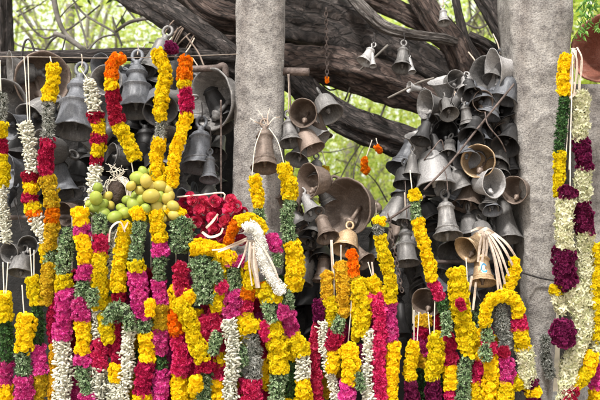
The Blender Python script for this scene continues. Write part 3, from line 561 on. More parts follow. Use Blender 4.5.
B(512,172,9,22,(.1,-.3,-1),'dark','small dark bell by the pillar right of the tan-rimmed bell',4.12,'classic')
B(499,160,15,48,(.1,-.2,-1),'blue','long blue-black bell behind the tan-rimmed bell',4.25,'cone')
B(480,130,12,30,(-.4,-.6,-.6),'grey','grey bell under the slanting rod in the upper middle of the heap',4.2,'cone')
B(503,132,11,26,(.2,-.7,-.6),'brown','dim brown bell between the slanting rod and the right pillar',4.22,'classic')
B(465,118,11,24,(.2,-.9,-.5),'dark','shade-dark bell in the heart of the upper heap',4.28,'bowl')
B(466,250,13.5,27,(-.72,-.55,-.4),'tan','golden bell tipped left, tied under the beige ribbons',3.9,'classic')
stk=B(483,283,13,30,(-.04,-.5,-1),'tan','tan bell with a blue and white sticker hanging under the beige ribbons',3.88,'classic',clap=1.1)
B(430,228,12,30,(.1,-.2,-1),'dark','shade-dark bell behind the long yellow string under the heap',4.25,'classic')
B(604,48,31,44,(-.75,-.95,-.05),'rust','red-brown metal bell with wide open mouth cut by the top right edge',4.1,'bowl')
# a sticker / tag as surface marks (parts of their bells)
def decal(parent,ctr,w_,h_,mat,name,facing=Vector((0,-1,0))):
    q=parent.rotation_quaternion.inverted(); mb=MB(); c=q@(Vector(ctr)-parent.location); f=(q@facing).normalized(); r=(q@Vector((1,0,0))); u=f.cross(r).normalized()*-1
    mb.add([c-r*w_/2-u*h_/2,c+r*w_/2-u*h_/2,c+r*w_/2+u*h_/2,c-r*w_/2+u*h_/2],[[0,1,2,3]]); return mb,c,r,u,f
BLUE=plain('blue_print',(.05,.30,.55),.5,0,20,.1,0); WHITE=plain('white_paint',(.75,.76,.76),.6,0,20,.05,0)
tg=[o for o in COL.objects if o.get('label','').startswith('wide grey-blue')][0]
# curved decals wrapped on the body surface
def wrap(bellroot,H_,R_,style,phi0,phi1,z0,z1,mat,name,off=.0015,mask=None,n=10,m=10):
    pr=np.array(PROF[style][:18]); zs=-pr[:,1]; rs=pr[:,0]; mb=MB(); V=[];Q=[]
    for i in range(m+1):
        for j in range(n+1):
            z=z0+(z1-z0)*i/m; ph=phi0+(phi1-phi0)*j/n; r=(np.interp(z,zs,rs)*R_)*1.02+off; V.append((r*math.cos(ph),r*math.sin(ph),-z*H_))
    for i in range(m):
        for j in range(n):
            if mask is None or mask((j+.5)/n*2-1,(i+.5)/m*2-1): k=i*(n+1)+j; Q.append([k,k+1,k+n+2,k+n+1])
    mb.add(V,Q); return mb.build(name,mat,bellroot)
k=PX(3.88); wrap(stk,30*k,13*k,'classic',-2.0,-1.1,.36,.78,WHITE,'sticker',.001,lambda u,v:u*u+v*v<1,28,28)
wrap(stk,30*k,13*k,'classic',-1.95,-1.15,.39,.75,BLUE,'sticker_ring',.0025,lambda u,v:.45<u*u+v*v<.95 and not(u>.3 and abs(v)<.45),32,32)
k=PX(4.1); wrap(tg,40*k,17*k,'classic',-1.25,-.85,.44,.60,WHITE,'paper_tag',.002)
for lab,pts,r_,mt in (
 ('thin wire slanting up out of the bell heap toward the fork of branches',[(447,118,4.1),(452,98,4.05),(456,84,4.05)],.003,WIRE),
 ('stiff pale wire curling through the middle of the bell heap',[(485,112,4.0),(488,125,3.97),(500,140,3.98),(506,152,4.0)],.0035,IRON),
 ('hooked wire beside the mouth-up bell',[(424,160,4.1),(432,150,4.06),(441,140,4.08),(444,150,4.1)],.0035,IRON),
 ('thin wire from the dark branch down to the streaked bell',[(405,178,4.1),(406,200,4.05),(407,224,4.03)],.0025,IRON),
 ('thin wire hanging behind the rose-ended yellow string',[(441,160,4.1),(446,175,4.02),(448,192,4.0)],.0025,IRON),
 ('dark wire crossing behind the paired yellow strings',[(120,150,4.1),(140,142,4.1),(165,150,4.1),(190,146,4.1)],.0025,WIRE),
 ('thin rusty upright rod beside the tagged bell',[(221,100,4.06),(221,150,4.06),(221,200,4.06)],.0055,IRON),
 ('rusty upright rod under the pipe stub by the middle pillar',[(289,74,4.16),(290,95,4.14),(291,114,4.14)],.0045,IRON),
 ('thin wires looped between the bell trio and the dark bells',[(14,200,4.0),(18,215,3.98),(22,232,3.97)],.003,WIRE),
 ('slim twig lying across the top of the bell heap',[(388,98,4.3),(404,90,4.25),(420,82,4.25),(434,78,4.25)],.006,TWG)):
    rod(lab,pts,r_,mt,'wire' if r_<.005 else 'thin_rod','wire' if r_<.005 else 'rod',6)
# backfill bells crowded behind
def copytree(o,parent=None):
    c=o.copy(); COL.objects.link(c); c.parent=parent
    for ch in o.children: copytree(ch,c)
    return c
def fill(n,region,lab,grp,d0,d1,mats,seed,s0=.75,s1=1.35,sts=('classic','cone'),fc=.9,avoid=(),cord=22,mind=14):
    rs=random.Random(seed); pr=[]
    for m in mats:
        for st in sts: pr.append(B(0,0,14,34 if st!='bowl' else 27,(0,0,-1),m,lab,4.5,st,cord=cord,group=grp))
    placed=[]
    for i in range(n):
        for _ in range(200):
            x,y=region(rs)
            if all((x-a)**2+(y-b)**2>mind**2 for a,b in placed) and all((x-a)**2+(y-b)**2>(c*.85)**2 for a,b,c in avoid): break
        placed.append((x,y)); o=pr[i] if i<len(pr) else copytree(pr[i%len(pr)])
        d=rs.uniform(d0,d1); o.location=P(x,y,d); a=Vector((rs.uniform(-.6,.6)-(.3 if fc>1 else 0),rs.uniform(-fc,-.05*fc**6),-1 if fc<1 else rs.uniform(-.9,.2))).normalized(); o.rotation_quaternion=Vector((0,0,-1)).rotation_difference(a)@Matrix.Rotation(rs.uniform(0,6),3,'Z').to_quaternion()
        s=rs.uniform(s0,s1); o.scale=(s,s,s)
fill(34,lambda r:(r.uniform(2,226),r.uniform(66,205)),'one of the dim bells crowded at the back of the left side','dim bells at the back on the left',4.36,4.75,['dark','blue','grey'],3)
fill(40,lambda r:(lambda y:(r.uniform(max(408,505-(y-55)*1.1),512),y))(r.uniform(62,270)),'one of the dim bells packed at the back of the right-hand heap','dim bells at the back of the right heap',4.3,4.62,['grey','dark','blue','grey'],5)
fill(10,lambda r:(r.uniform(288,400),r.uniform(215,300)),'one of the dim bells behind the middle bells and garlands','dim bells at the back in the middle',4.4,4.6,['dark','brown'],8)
HV=[(409,87,7),(443,80,10),(456,79,9),(467,93,11),(487,78,17),(497,72,17),(483,101,11),(502,104,10),(425,104,11),(447,108,9),(418,134,11),(459,155,12),(478,161,17),(494,183,15),(514,190,10),(436,175,17),(468,195,13),(489,208,10),(508,225,14),(448,225,15),(448,200,13),(466,250,13),(483,270,14)]
fill(34,lambda r:(lambda y:(r.uniform(max(402,500-(y-52)*1.15),513),y))(r.uniform(58,235)),'one of the small dusty bells wedged between the larger bells of the heap','small dusty bells wedged in the heap',4.07,4.24,['grey','blue','dark','grey'],21,.5,.85,('bowl','cone','classic'),.97,HV,0,11.5)
MV=[(291,132,13),(303,113,13),(318,140,14),(308,178,15),(346,207,28),(328,238,11),(345,246,13)]
fill(13,lambda r:(r.uniform(285,332),r.uniform(92,262)),'one of the dusty brown bells bunched down the edge of the middle pillar','dusty brown bells bunched by the middle pillar',4.12,4.3,['brown','grey'],41,.55,.95,('bowl','cone','classic'),.95,MV,0,14)
B(297,160,12,26,(-.3,-.6,-.9),'grey','grey bell pressed to the pillar edge above the oval-mouthed brown bell',4.14,'cone')
B(289,204,11,24,(-.5,-.7,-.7),'brown','brown bell half hidden by the leafy strand beside the middle pillar',4.1,'bowl')
B(314,214,11,24,(.4,-.6,-.8),'pale','whitish dented bell low between the two big brown bells',4.05,'cone')
LV=[(43,80,20),(74,105,20),(136,90,18),(211,99,24),(199,155,16),(209,172,10),(66,185,12),(12,80,14),(50,90,8),(30,140,8)]
fill(16,lambda r:(r.uniform(4,228),r.uniform(80,205)),'one of the dusty grey bells hanging between the big bells at the left','dusty grey bells between the big ones',4.12,4.3,['grey','blue'],33,.7,1.1,('bowl','cone','classic'),1.1,LV,0,17)
# ------------------------------------------------------------------ garlands
KIND={'Y':('marigold_band','mari',2.65,1.0),'O':('orange_marigold_band','mari',2.9,1.0),'L':('faded_marigold_band','mari',2.5,1.0),'R':('rose_band','rose',4.2,.95),
 'N':('crimson_band','aster',3.8,.95),'M':('magenta_band','aster',3.9,.98),'K':('maroon_band','mari',3.0,1.0),'W':('jasmine_band','bud',3.9,1.0),'S':('tuberose_band','star',5.4,1.0),
 'T':('white_flower_band','bud',1.8,1.0),'G':('leaf_band','sprig',3.4,1.0),'H':('dry_sprig_band','fine',4.0,1.0),'D':('dark_leaf_band','sprig',3.6,1.0)}
NG=0
def garland(label,pts,secs,r_=7,d=3.86,threads=(),name='flower_garland',group=None):
    """pts px path, secs string like 'Y20 R10' lengths along the path"""
    global NG; NG+=1; r=r_*1.01
    d+=random.uniform(-.012,.012); k=PX(d)
    P3=[P(p[0],p[1],d+(p[2] if len(p)>2 else 0)) for p in pts]
    C=smooth_path(P3,.004); w0=random.uniform(0,60); zz=C[:,2:3]; C=C+np.concatenate([np.sin(zz*19+w0)*.0065+np.sin(zz*61+w0*2)*.0022,np.sin(zz*37+w0)*.003,0*zz],1); L=np.concatenate([[0],np.cumsum(np.linalg.norm(np.diff(C,axis=0),axis=1))]); T,A,Bn=frames(C)
    root=empty(name,tuple(C[0]),label,'garland',group); org=tuple(C[0])
    sl_=[(s[0],float(s[1:])) for s in secs.split()]; tot=sum(b for _,b in sl_); s0=0.; ntot=L[-1]
    wob=random.uniform(0,50)
    def at(s):
        return np.stack([np.interp(s,L,C[:,i]) for i in range(3)],-1),[np.stack([np.interp(s,L,X[:,i]) for i in range(3)],-1) for X in (T,A,Bn)]
    for kd,ln in sl_:
        nm,pk,fr,ov=KIND[kd]; s1=s0+ln/tot*ntot; R=r*k*{'G':1.12,'H':.95,'D':1.08,'S':1.15,'W':1.0,'R':1.0,'M':1.04,'K':1.02}.get(kd,1.0)*random.uniform(.9,1.09)
        if kd=='S': R*=.9
        f=fr*k*min(1.,max(.75,r/7)); mb=MB()
        cr={'W':.36,'S':.33,'G':.45,'H':.42,'D':.45,'T':.75}.get(kd,.56)
        ns=max(3,int((s1-s0)/.006)); ss=np.linspace(s0+.002,max(s0+.004,s1-.002),ns); c,_=at(ss)
        mb.mi=1; tube(mb,c,R*cr*(1+.08*np.sin(ss*60+wob)),9); mb.mi=0
        step={'bud':.50,'star':.5,'sprig':.42,'fine':.36}.get(pk,.92)*f
        if kd=='T': step=f*.6
        nring=max(1,int(round((s1-s0)/step)))
        per={'bud':9,'star':7,'sprig':7,'fine':8}.get(pk) or max(5,int(round(2*math.pi*R*.78/(f*1.25))))
        if kd=='T': per=17
        if pk in('bud','star','sprig','fine'): per=max(4,int(per*r/7.5))
        K=nring*per; s=s0+(np.repeat(np.arange(nring),per)+.5+rng.uniform(-.45,.45,K))*(s1-s0)/nring
        ph=(np.tile(np.arange(per),nring)+.5*np.repeat(np.arange(nring)%2,per)+rng.uniform(-.3,.3,K))/per*2*math.pi
        s=np.clip(s+rng.normal(0,.0035,K),max(0,s0-.008),min(ntot,s1+.008)); c,(t,a,b)=at(s); rad=a*np.cos(ph)[:,None]+b*np.sin(ph)[:,None]
        lump=1+.10*np.sin(s*115+wob)+.09*np.sin(ph*2+s*55+wob)+.06*np.sin(ph*3-s*150)+.07*np.sin(s*31+wob*3)
        lump=lump*(1-.07*np.exp(-((s-s0)/.008)**2)-.07*np.exp(-((s-s1)/.008)**2))*np.interp(s,[0,.02,ntot-.02,ntot],[.75,1,1,.8])
        if pk in('mari','rose','aster'):
            Rp=(R-f*.55)*lump+rng.uniform(-.22,.2,K)*f; N=rad+rng.normal(0,.38,(K,3)); sc_=f*rng.uniform(.72,1.18,K)*ov
        elif pk=='bud':
            Rp=R*(.66 if kd=='W' else .82)*lump*rng.uniform(.8,1.25,K); N=rad*(.75 if kd=='W' else .35)+np.cross(t,rad)*rng.choice([-1,1],K)[:,None]*.9*(1 if kd=='W' else .5)+rng.normal(0,.62,(K,3)); sc_=f*rng.uniform(.7,1.15,K)
        elif pk=='star':
            Rp=R*.62*lump; N=rad+rng.normal(0,.45,(K,3)); N[:,2]-=.25; sc_=f*rng.uniform(.75,1.1,K)
        else:
            Rp=R*.5*lump*rng.uniform(.8,1.2,K); N=rad+rng.normal(0,.5,(K,3)); N[:,2]-=.35; sc_=f*rng.uniform(.7,1.2,K)
        pos=c+rad*Rp[:,None]; pi=rng.integers(0,len(PRO[pk]),K)
        for q in range(len(PRO[pk])):
            m_=pi==q; inst(mb,PRO[pk][q],pos[m_],N[m_],sc_[m_])
        mb.build(nm,[M[kd],M['core'] if kd in'GHD' else M[kd]],root,org,smooth=(kd in'WT'))
        s0=s1
    for th in threads:
        th=[(q[0],max(q[1],56.5) if q[0]<235 else q[1],*q[2:]) for q in th]
        a_=[P(x,y,d+(z[0] if z else 0)) for x,y,*z in th]; mb=MB(); tube(mb,smooth_path(a_,.01),.0028,6); mb.build('thread',CORDW,root,org)
    return root
g=garland
# ---- upper left hanging strings
g('narrow string of leaves, yellow, red and zigzag white at the very left edge',[(1,92),(2,130),(2,165),(4,205),(5,243)],'H28 Y14 N16 Y30 W52',6,3.93,[[(0,60),(1,92)]])
g('white string with red and yellow bands and pale cord hanging left of the crimson string',[(27,122),(30,150),(31,180),(33,207),(37,222),(46,240),(49,262)],'W54 N11 Y11 N9 Y10 O6 W30 Y20',8,3.90,[[(24,48),(26,85),(28,124)],[(28,55),(29,90),(30,124)]])
g('string with faded yellow top, pale sprigs, crimson middle and faded yellow end',[(52,64),(53,80),(50,100),(47,125),(47,160),(50,195),(53,225),(50,250),(47,280),(47,305)],'Y36 H36 N34 L30 O14 L26 G12 L40',7.4,3.86,[[(50,45),(52,64)]])
g('white jasmine over red and yellow stripes, ending in loose buds above the fruit',[(88,80),(94,98),(97,120),(98,145),(97,163),(95,180),(94,196),(87,212)],'W32 N9 Y13 N9 Y12 N8 W48',7.5,3.88,[[(80,68),(88,80)]])
g('string with bright orange loop on top, crimson below and thin yellow tail at the left',[(123,62),(119,57),(113,64),(110,80),(113,100),(119,122),(124,136),(130,148),(134,160)],'O30 Y10 N34 Y38',7.2,3.86,[[(126,140),(131,160),(134,178)]])
g('left strand of the pair of long yellow strings, with a leafy band',[(155,50),(158,58),(165,70),(164,90),(160,115),(160,130),(158,150),(158,170),(161,186)],'Y72 H18 Y48',6.5,3.87,[[(150,46),(156,50)]])
g('small dark red tuft between the tops of the paired yellow strings',[(164,46),(169,47),(173,52)],'K12',6,3.88)
g('right strand of the pair of long yellow strings, orange and crimson at its top',[(186,57),(185,72),(186,90),(186,108),(182,130),(178,148),(173,168),(171,186)],'O24 Y8 N26 Y78',7,3.87,[[(188,48),(186,57)]])
# ---- bottom left block
g('strand at the left edge of dull yellow, dark leaves and magenta at the bottom',[(4,294),(5,330),(6,370),(6,415)],'Y28 D40 M24 Y30',8.5,3.84,[[(3,262),(4,294)],[(8,262),(6,294)]])
g('second strand from the left edge, yellow then teal leaves then magenta',[(25,314),(25,350),(23,380),(23,425)],'Y38 G26 M50',8.5,3.82,[[(22,285),(24,314)]])
g('third strand from the left with short yellow top, dark green and purple parts',[(33,277),(35,300),(38,330),(39,365),(37,420)],'Y28 D40 M28 L46',7,3.86,[[(30,248),(32,277)],[(34,250),(34,277)]])
g('white jasmine drop hanging right of the trio of small bells',[(33,218),(39,228),(46,240),(51,255)],'W44',6,3.91)
g('strand starting in grey-green leaves, then yellow, magenta and a long loose white jasmine end',[(68,228),(66,255),(64,285),(64,320),(63,345),(62,420)],'G45 Y17 M48 W80',9.5,3.83)
g('slim dark red and cream strand just left of the magenta and jasmine strand',[(56,300),(53,325),(54,350),(55,420)],'N40 L70',6,3.88)
g('strand of yellow, magenta and grey leaves in turn, fourth in the left block',[(80,208),(83,228),(84,250),(84,275),(82,300),(82,335),(84,370),(88,420)],'Y16 M11 Y28 M17 G20 M20 Y34 M10 G30 M26',8.2,3.80)
g('strand of leaves and red roses over a long yellow run, ending white',[(100,214),(100,235),(99,270),(98,305),(101,340),(97,370),(97,425)],'G20 R17 Y54 W28 R28 W55',8,3.83)
g('pair-looking yellow strand with little white buds and a red end in the left block',[(112,232),(113,262),(107,300),(107,330),(108,370),(108,420)],'W42 Y8 G8 Y40 N10 W58',6.5,3.86)
g('bright yellow strand beside the white buds, turning to crimson below',[(124,222),(122,255),(118,290),(116,330),(116,360),(113,420)],'Y68 N10 G20 N40 Y16 W38',7,3.81,[[(116,214),(119,224),(114,240)]])
g('arched grey-green leafy strand over a yellow tuft in the left block',[(105,325),(109,312),(118,307),(126,314),(129,330)],'G40',7,3.78)
g('bulging yellow tuft under the arched leaves',[(106,314),(108,328),(110,342)],'Y26',7.5,3.79)
g('loose white jasmine strand falling from the arched leaves to the bottom',[(132,322),(128,350),(124,380),(120,425)],'W95',7,3.80)
g('strand of leaves, magenta and grey leaves right of the loose white strand',[(138,208),(138,235),(137,270),(139,300),(146,325),(147,350),(144,380),(143,425)],'Y12 G40 Y10 M48 G14 Y28 N34 Y30',9,3.82)
g('strand with orange-yellow top, magenta and leaf bands, just left of the dark gap',[(157,210),(158,235),(160,262),(160,300),(160,335),(160,380),(160,425)],'Y30 M13 G24 M22 L24 M22 D16 M32 Y20',8,3.84)
g('cushion of grey-green sprigs right of the yellow fruit',[(183,218),(183,235),(182,252)],'G34',14,3.82)
g('yellow tuft over the cushion of grey-green sprigs',[(166,208),(175,211),(184,216)],'Y22',7,3.84)
# ---- central mass
g('thick yellow swag running level across the top of the central mass',[(192,250),(205,247),(220,251),(235,262)],'Y50',9,3.78)
g('orange and yellow arc around the white jasmine rope',[(229,245),(234,228),(243,219),(256,221),(266,232)],'O26 Y34',6,3.84)
g('thick smooth white jasmine rope draped in the middle of the central mass',[(243,229),(249,226),(257,231),(262,248),(267,268),(274,282),(281,294)],'T80',6.3,3.74)
g('broad bunch of grey leaves left of centre in the central mass',[(196,256),(203,272),(206,292),(204,304)],'G52',14,3.79)
g('red rose string at the left rim of the central mass',[(184,264),(180,278),(182,296)],'R32',8,3.81)
g('left-hand strand of the central mass: yellow, orange, red roses, yellow',[(178,284),(176,310),(177,335),(181,358),(180,380),(182,425)],'Y24 O26 R40 Y50',9,3.83)
g('diagonal yellow strand crossing the left of the central mass',[(178,300),(187,318),(196,340),(205,362),(206,372)],'Y66 N12',9,3.76)
g('strand of red roses and pale leaves in the lower left of the central mass',[(202,318),(207,340),(212,362),(205,382),(206,425)],'R34 N14 G50',9.5,3.80)
g('yellow strand with red band left of the loose jasmine strand',[(220,258),(220,290),(217,320),(217,345),(219,375),(222,425)],'Y46 R36 Y10 R12 Y40',9,3.81)
g('leaf and magenta strand in the centre of the mass',[(236,256),(235,275),(233,295),(231,318)],'M10 G24 M26',10,3.79)
g('yellow strand with orange patch hanging from the arc, centre of the mass',[(247,262),(249,282),(247,300),(246,325),(246,345)],'Y26 O10 R14 Y30',8,3.79)
g('loose white jasmine strand hanging straight in the lower central mass',[(229,320),(232,345),(232,372),(232,425)],'W100',8,3.75)
g('wide grey-leaf and rose strand in the lower middle of the mass',[(249,318),(252,345),(251,372),(250,400),(249,425)],'Y14 H44 R46',13,3.80)
g('yellow strand ending in pale leaves right of the wide leaf strand',[(262,284),(270,300),(271,320),(277,340),(278,362),(278,380),(276,425)],'Y20 G20 Y50 G52',10,3.79)
g('short red tuft in the centre of the central mass',[(263,322),(266,340)],'R18',6.5,3.77)
g('right edge strand of the central mass with leaves, pink and yellow',[(287,292),(289,312),(291,335),(300,350),(304,372),(303,425)],'G20 M24 Y24 W24 Y46',8,3.82)
g('small orange cluster beside the end of the white jasmine rope',[(262,284),(265,296)],'O14',6,3.79)
g('strand of red and yellow glimpsed behind the diagonal yellow strand',[(196,310),(198,350),(196,425)],'Y40 N30 Y50',9,3.87)
g('crimson and yellow strand glimpsed right of the wide leaf and rose strand',[(262,330),(262,370),(263,425)],'N30 Y30 N40',9,3.87)
g('yellow and dark leaf strand glimpsed behind the right edge of the mass',[(291,330),(290,370),(289,425)],'Y30 D40 Y30',8,3.87)
# strings from the bell on the pillar
g('short bright yellow string under the left cord of the pillar bell, leaves below',[(252,176),(256,190),(259,205),(262,226)],'Y34 G22',7,3.90,[[(262,128),(255,148),(252,176)]])
g('yellow tuft under the right cord of the pillar bell, above long leaves',[(284,164),(288,182),(289,200),(288,222),(291,240),(294,262),(295,290)],'Y38 G44 Y50',8.5,3.88,[[(269,128),(278,142),(284,164)]])
g('faded magenta and leaf tuft left of the leafy strand in the middle',[(270,236),(276,250),(277,266)],'M16 G14',7,3.88)
# ---- middle-right block
g('knobbly maroon and rose strand left of the middle garlands',[(320,300),(318,322),(316,350),(315,425)],'K22 R100',6.5,3.86)
g('thin white jasmine strand beside the maroon strand in the middle',[(322,322),(323,345),(330,365),(334,390),(336,425)],'W80 G20',5.5,3.83)
g('short double yellow string hanging from the tan-rimmed bell, left half',[(328,272),(328,290),(331,310),(334,335)],'L28 Y40',7,3.88,[[(332,240),(334,272),(334,300)]])
g('short double yellow string hanging from the tan-rimmed bell, right half',[(341,262),(342,280),(342,300),(344,318)],'L50',7,3.87,[[(341,245),(341,300)]])
g('leafy patch with red and yellow flowers in the middle of the right block',[(342,318),(337,334),(333,350),(331,372)],'G16 N18 Y24',8,3.81)
g('orange-threaded yellow string below the brown tipped bell',[(353,250),(353,275),(356,300),(359,325),(354,340)],'O26 L20 Y46',5.5,3.85,[[(352,292),(350,322),(347,352)],[(349,270),(348,300)]])
g('yellow string ending in magenta in the middle block',[(347,345),(350,365),(349,382),(347,425)],'Y38 M44',8.5,3.79)
g('yellow and orange bunch above the rose strand in the middle',[(358,280),(362,296),(363,315),(361,335)],'Y56',9,3.82)
g('white jasmine strand in the middle between the magenta end and the long rose strand',[(368,330),(367,360),(369,425)],'W95',6.5,3.80)
g('deep purple tuft beside the middle white strand',[(359,345),(361,362)],'K18',5,3.82)
g('long strand of pink-red roses in the middle block',[(364,298),(374,302),(379,320),(379,360),(380,425)],'R128',7.8,3.82)
g('slim yellow string falling from a leafy knot right of the biggest brown bell',[(379,218),(378,228),(383,245),(387,265),(390,290),(391,310),(392,340),(392,425)],'Y6 H12 Y68 M40 Y84',6.5,3.83)
g('yellow string slanting below the brown tipped bell',[(372,278),(378,292),(383,306)],'Y34',8,3.86,[[(368,262),(373,280)]])
g('small magenta tuft at the right of the slanting yellow string',[(377,296),(384,300)],'R10',6,3.84)
# ---- right block
g('long yellow string before the bell heap, leafy near the top, red-ended',[(413,190),(415,203),(419,222),(423,245),(429,266),(434,282),(442,300),(446,325)],'Y10 G18 Y62 R20 D26',6.5,3.86,[[(410,170),(412,190)]])
g('short yellow string with maroon end, left one below the pinkish bell',[(413,342),(412,362),(411,385),(410,425)],'Y42 K46',7,3.86,[[(414,310),(414,342)],[(419,312),(417,345)]])
g('short yellow string with maroon end, right one below the pinkish bell',[(434,334),(436,358),(434,380),(432,425)],'Y46 K46',8,3.85,[[(428,312),(430,335)],[(435,300),(434,334)]])
g('yellow string hanging left of the golden bell, swelling lower down',[(455,268),(458,290),(462,312),(466,335),(464,350)],'Y84',9.5,3.84,[[(466,258),(468,290),(471,312)]])
g('red and yellow side strand right of the pinkish bell strings',[(447,335),(452,358),(450,385),(450,425)],'N16 R14 Y22 R36',7.5,3.86)
g('leafy strand under the swelling yellow string',[(470,350),(466,370),(462,395),(460,425)],'Y6 G72',9,3.83)
g('small bright yellow tuft on the ribbons beside the right pillar',[(515,258),(516,270),(510,284),(504,296)],'Y44',6,3.88)
g('yellow arch over the dark leafy bundle near the right pillar',[(487,326),(486,308),(494,298),(505,296),(516,302),(519,318)],'Y64',6.5,3.82)
g('dark grey leafy bundle hanging inside the yellow arch',[(500,302),(502,325),(505,350)],'H48',10,3.84)
g('leaf, red and long yellow strand below the left foot of the arch',[(487,328),(489,345),(490,362),(491,390),(491,425)],'G14 R14 Y72',7.5,3.82)
g('magenta and crimson strand below the leafy bundle',[(499,348),(504,362),(507,380),(506,392),(504,425)],'N12 M30 Y50',8,3.83)
g('string with red top, yellow and star-white flowers beside the foot of the right pillar',[(518,315),(522,335),(524,352),(526,375),(527,385)],'R14 Y20 S36',8.5,3.83)
g('maroon and yellow banded strand at the foot of the right pillar',[(512,382),(525,384),(534,388),(533,425)],'Y16 K10 Y10 K34',8,3.84)
g('yellow and rose strand glimpsed left of the arch beside the right pillar',[(478,330),(477,370),(476,425)],'Y30 R24 Y45',8,3.88)
# ---- right pillar strings
g('dark leafy string over the right pillar ending in a bright yellow tuft',[(566,55),(566,75),(565,94),(562,110),(561,140),(560,158),(558,175),(558,196)],'Y42 D58 Y46',6.5,3.90,[[(572,50),(570,90),(566,156)],[(575,48),(572,100),(569,170)]])
g('left of two tuberose strings on the right pillar, white, maroon block, then white',[(569,188),(566,200),(565,225),(564,247),(563,262),(566,278),(574,292),(578,310),(582,330),(577,350),(570,372),(566,392),(560,425)],'K10 S46 K34 S130',10,3.86,[[(573,55),(571,120),(570,188)]])
g('right of two tuberose strings at the right edge, cream with two maroon bands',[(579,92),(581,115),(582,140),(583,160),(583,185),(583,208),(583,235),(586,260),(586,290),(588,330)],'S46 K30 S32 K30 S95',8.8,3.90,[[(576,50),(579,92)],[(581,60),(580,92)]])
g('dark maroon velvety ball on the lower part of the right pillar strings',[(562,321),(564,333),(564,345)],'K26',10.5,3.81)
g('faded yellow-white tuft left of the lower tuberose string',[(556,285),(560,300),(566,312)],'Y10 S24',8,3.88)
g('shadow-grey leafy spray lying on the lower right pillar',[(545,335),(547,355),(550,378)],'H44',6.5,3.99)  # grey tone picked to look like leaves in shadow
g('yellow garland cut by the right edge low down',[(597,244),(598,270),(594,300),(595,320),(597,342),(598,425)],'Y90 S20 M22 Y36',10.5,3.90)
g('yellow and maroon swag at the bottom right corner',[(590,352),(588,370),(578,384),(570,394),(566,425)],'Y18 Y22 N40',7.5,3.84)
rs=random.Random(12)
for lab,x,y,dx,L,sec,r_ in (
 ('loose leafy spray over the level yellow swag',214,262,5,20,'G20',8),('small rose tuft pinned on the broad bunch of grey leaves',222,282,2,10,'R10',7),
 ('loose leafy spray right of the diagonal yellow strand',218,332,-4,22,'G22',7.5),('small yellow tuft above the red strand in the central mass',188,291,3,12,'Y12',7),
 ('leafy tuft between the loose jasmine and the wide leaf strand',240,345,3,20,'G20',6),('small magenta tuft under the white jasmine rope',284,306,2,12,'M12',6.5),
 ('leafy spray hanging below the end of the white jasmine rope',268,300,4,22,'G22',7),('small yellow tuft between the red roses low in the central mass',195,377,2,14,'Y14',7),
 ('leafy spray over the magenta bands of the left block',91,288,2,18,'G18',6.5),('small yellow tuft between the two magenta strands of the left block',150,300,2,16,'Y18',5.5),
 ('small leafy tuft between the yellow and rose strands of the middle block',357,372,3,18,'G18',6),('small red tuft on the swelling yellow string',459,300,2,9,'N9',5),
 ('little leafy tuft below the yellow arch',483,345,3,16,'G16',7),('dark leafy spray at the foot of the red-ended yellow string',444,312,3,24,'G24',6.5)):
    g(lab,[(x,y),(x+dx*.5,y+L*.5),(x+dx,y+L)],sec,r_,3.755)
rs=random.Random(4)
for x in (58,72,92,104,128,131,151,176,189,212,226,240,256,273,282,327,344,372,385,424,441,468,483,497):
    y0=rs.uniform(255,300) if x<300 else rs.uniform(300,345); secs=' '.join(rs.choice('YYNRMGGDL')+str(rs.randint(14,40)) for _ in range(6))
    g('one of the strands glimpsed in the gaps at the back of the garland curtain',[(x,y0),(x+rs.uniform(-4,4),y0+60),(x+rs.uniform(-4,4),425)],secs,rs.uniform(7,9),3.95,[[(x,217),(x,y0)]] if x<232 else [],group='strands at the back of the garland curtain')
# small dried flowers hanging in the opening
g('small orange dried flowers dangling left in the green opening',[(365,158),(364,166),(366,173)],'O14',3.6,4.6,[[(372,140),(366,158)]])
g('small orange dried flowers dangling right in the green opening',[(378,146),(381,152)],'O8',3.6,4.6,[[(376,138),(378,146)]])
g('faded yellow flowers behind the oval-mouthed brown bell',[(326,166),(324,185),(323,205)],'L36',5,4.35,[[(322,150),(326,166)]])
# ------------------------------------------------------------------ fruit garland, coconut, rose tray, ribbons
def fruitmat(name,c1,c2):
    m=plain(name,c1,.38,0,14,.15,.08,90); return m
FG=[petal_mat('lime_skin',[(0,(.15,.21,.025)),(.5,(.26,.33,.05)),(1,(.40,.41,.10))],0,.42),petal_mat('ripe_lemon_skin',[(0,(.30,.24,.04)),(.5,(.42,.35,.065)),(1,(.52,.42,.11))],0,.42)]
fo=P(125,205,3.85); fr=empty('lime_garland',fo,'garland of round green and yellow fruits threaded together beneath the coconut','fruit garland')
FR=[(96,198,6.5,0),(95,208,5.5,0),(104,214,6.5,0),(115,217,6.3,0),(125,213,6,0),(134,205,6.8,0),(145,209,5.5,0),(157,208,7,1),(161,218,5.8,1),(151,196,7.5,1),(140,190,5.2,1),(138,178,7,0),(146,181,6,1),(159,197,5.8,0),(167,199,5.8,1),(173,206,5.6,1),(166,209,4.8,1),(142,199,5.5,0),(131,186,4.8,1),(150,186,5.5,1),(160,186,6,1),(174,215,5.5,1),(90,204,4.5,0),(146,218,5.5,0),(168,190,5,1),(155,178,5,0),(110,205,4.5,1),(103,204,5,0),(133,217,5.5,0),(178,222,5,1),(143,172,5,0),(152,172,5,0),(163,180,5.2,1),(170,196,5,1),(136,196,5,0),(127,200,4.8,0),(121,208,4.6,0),(154,214,5.2,1),(168,216,5,1),(98,188,5,0),(90,212,5,0),(108,196,4.5,1)]
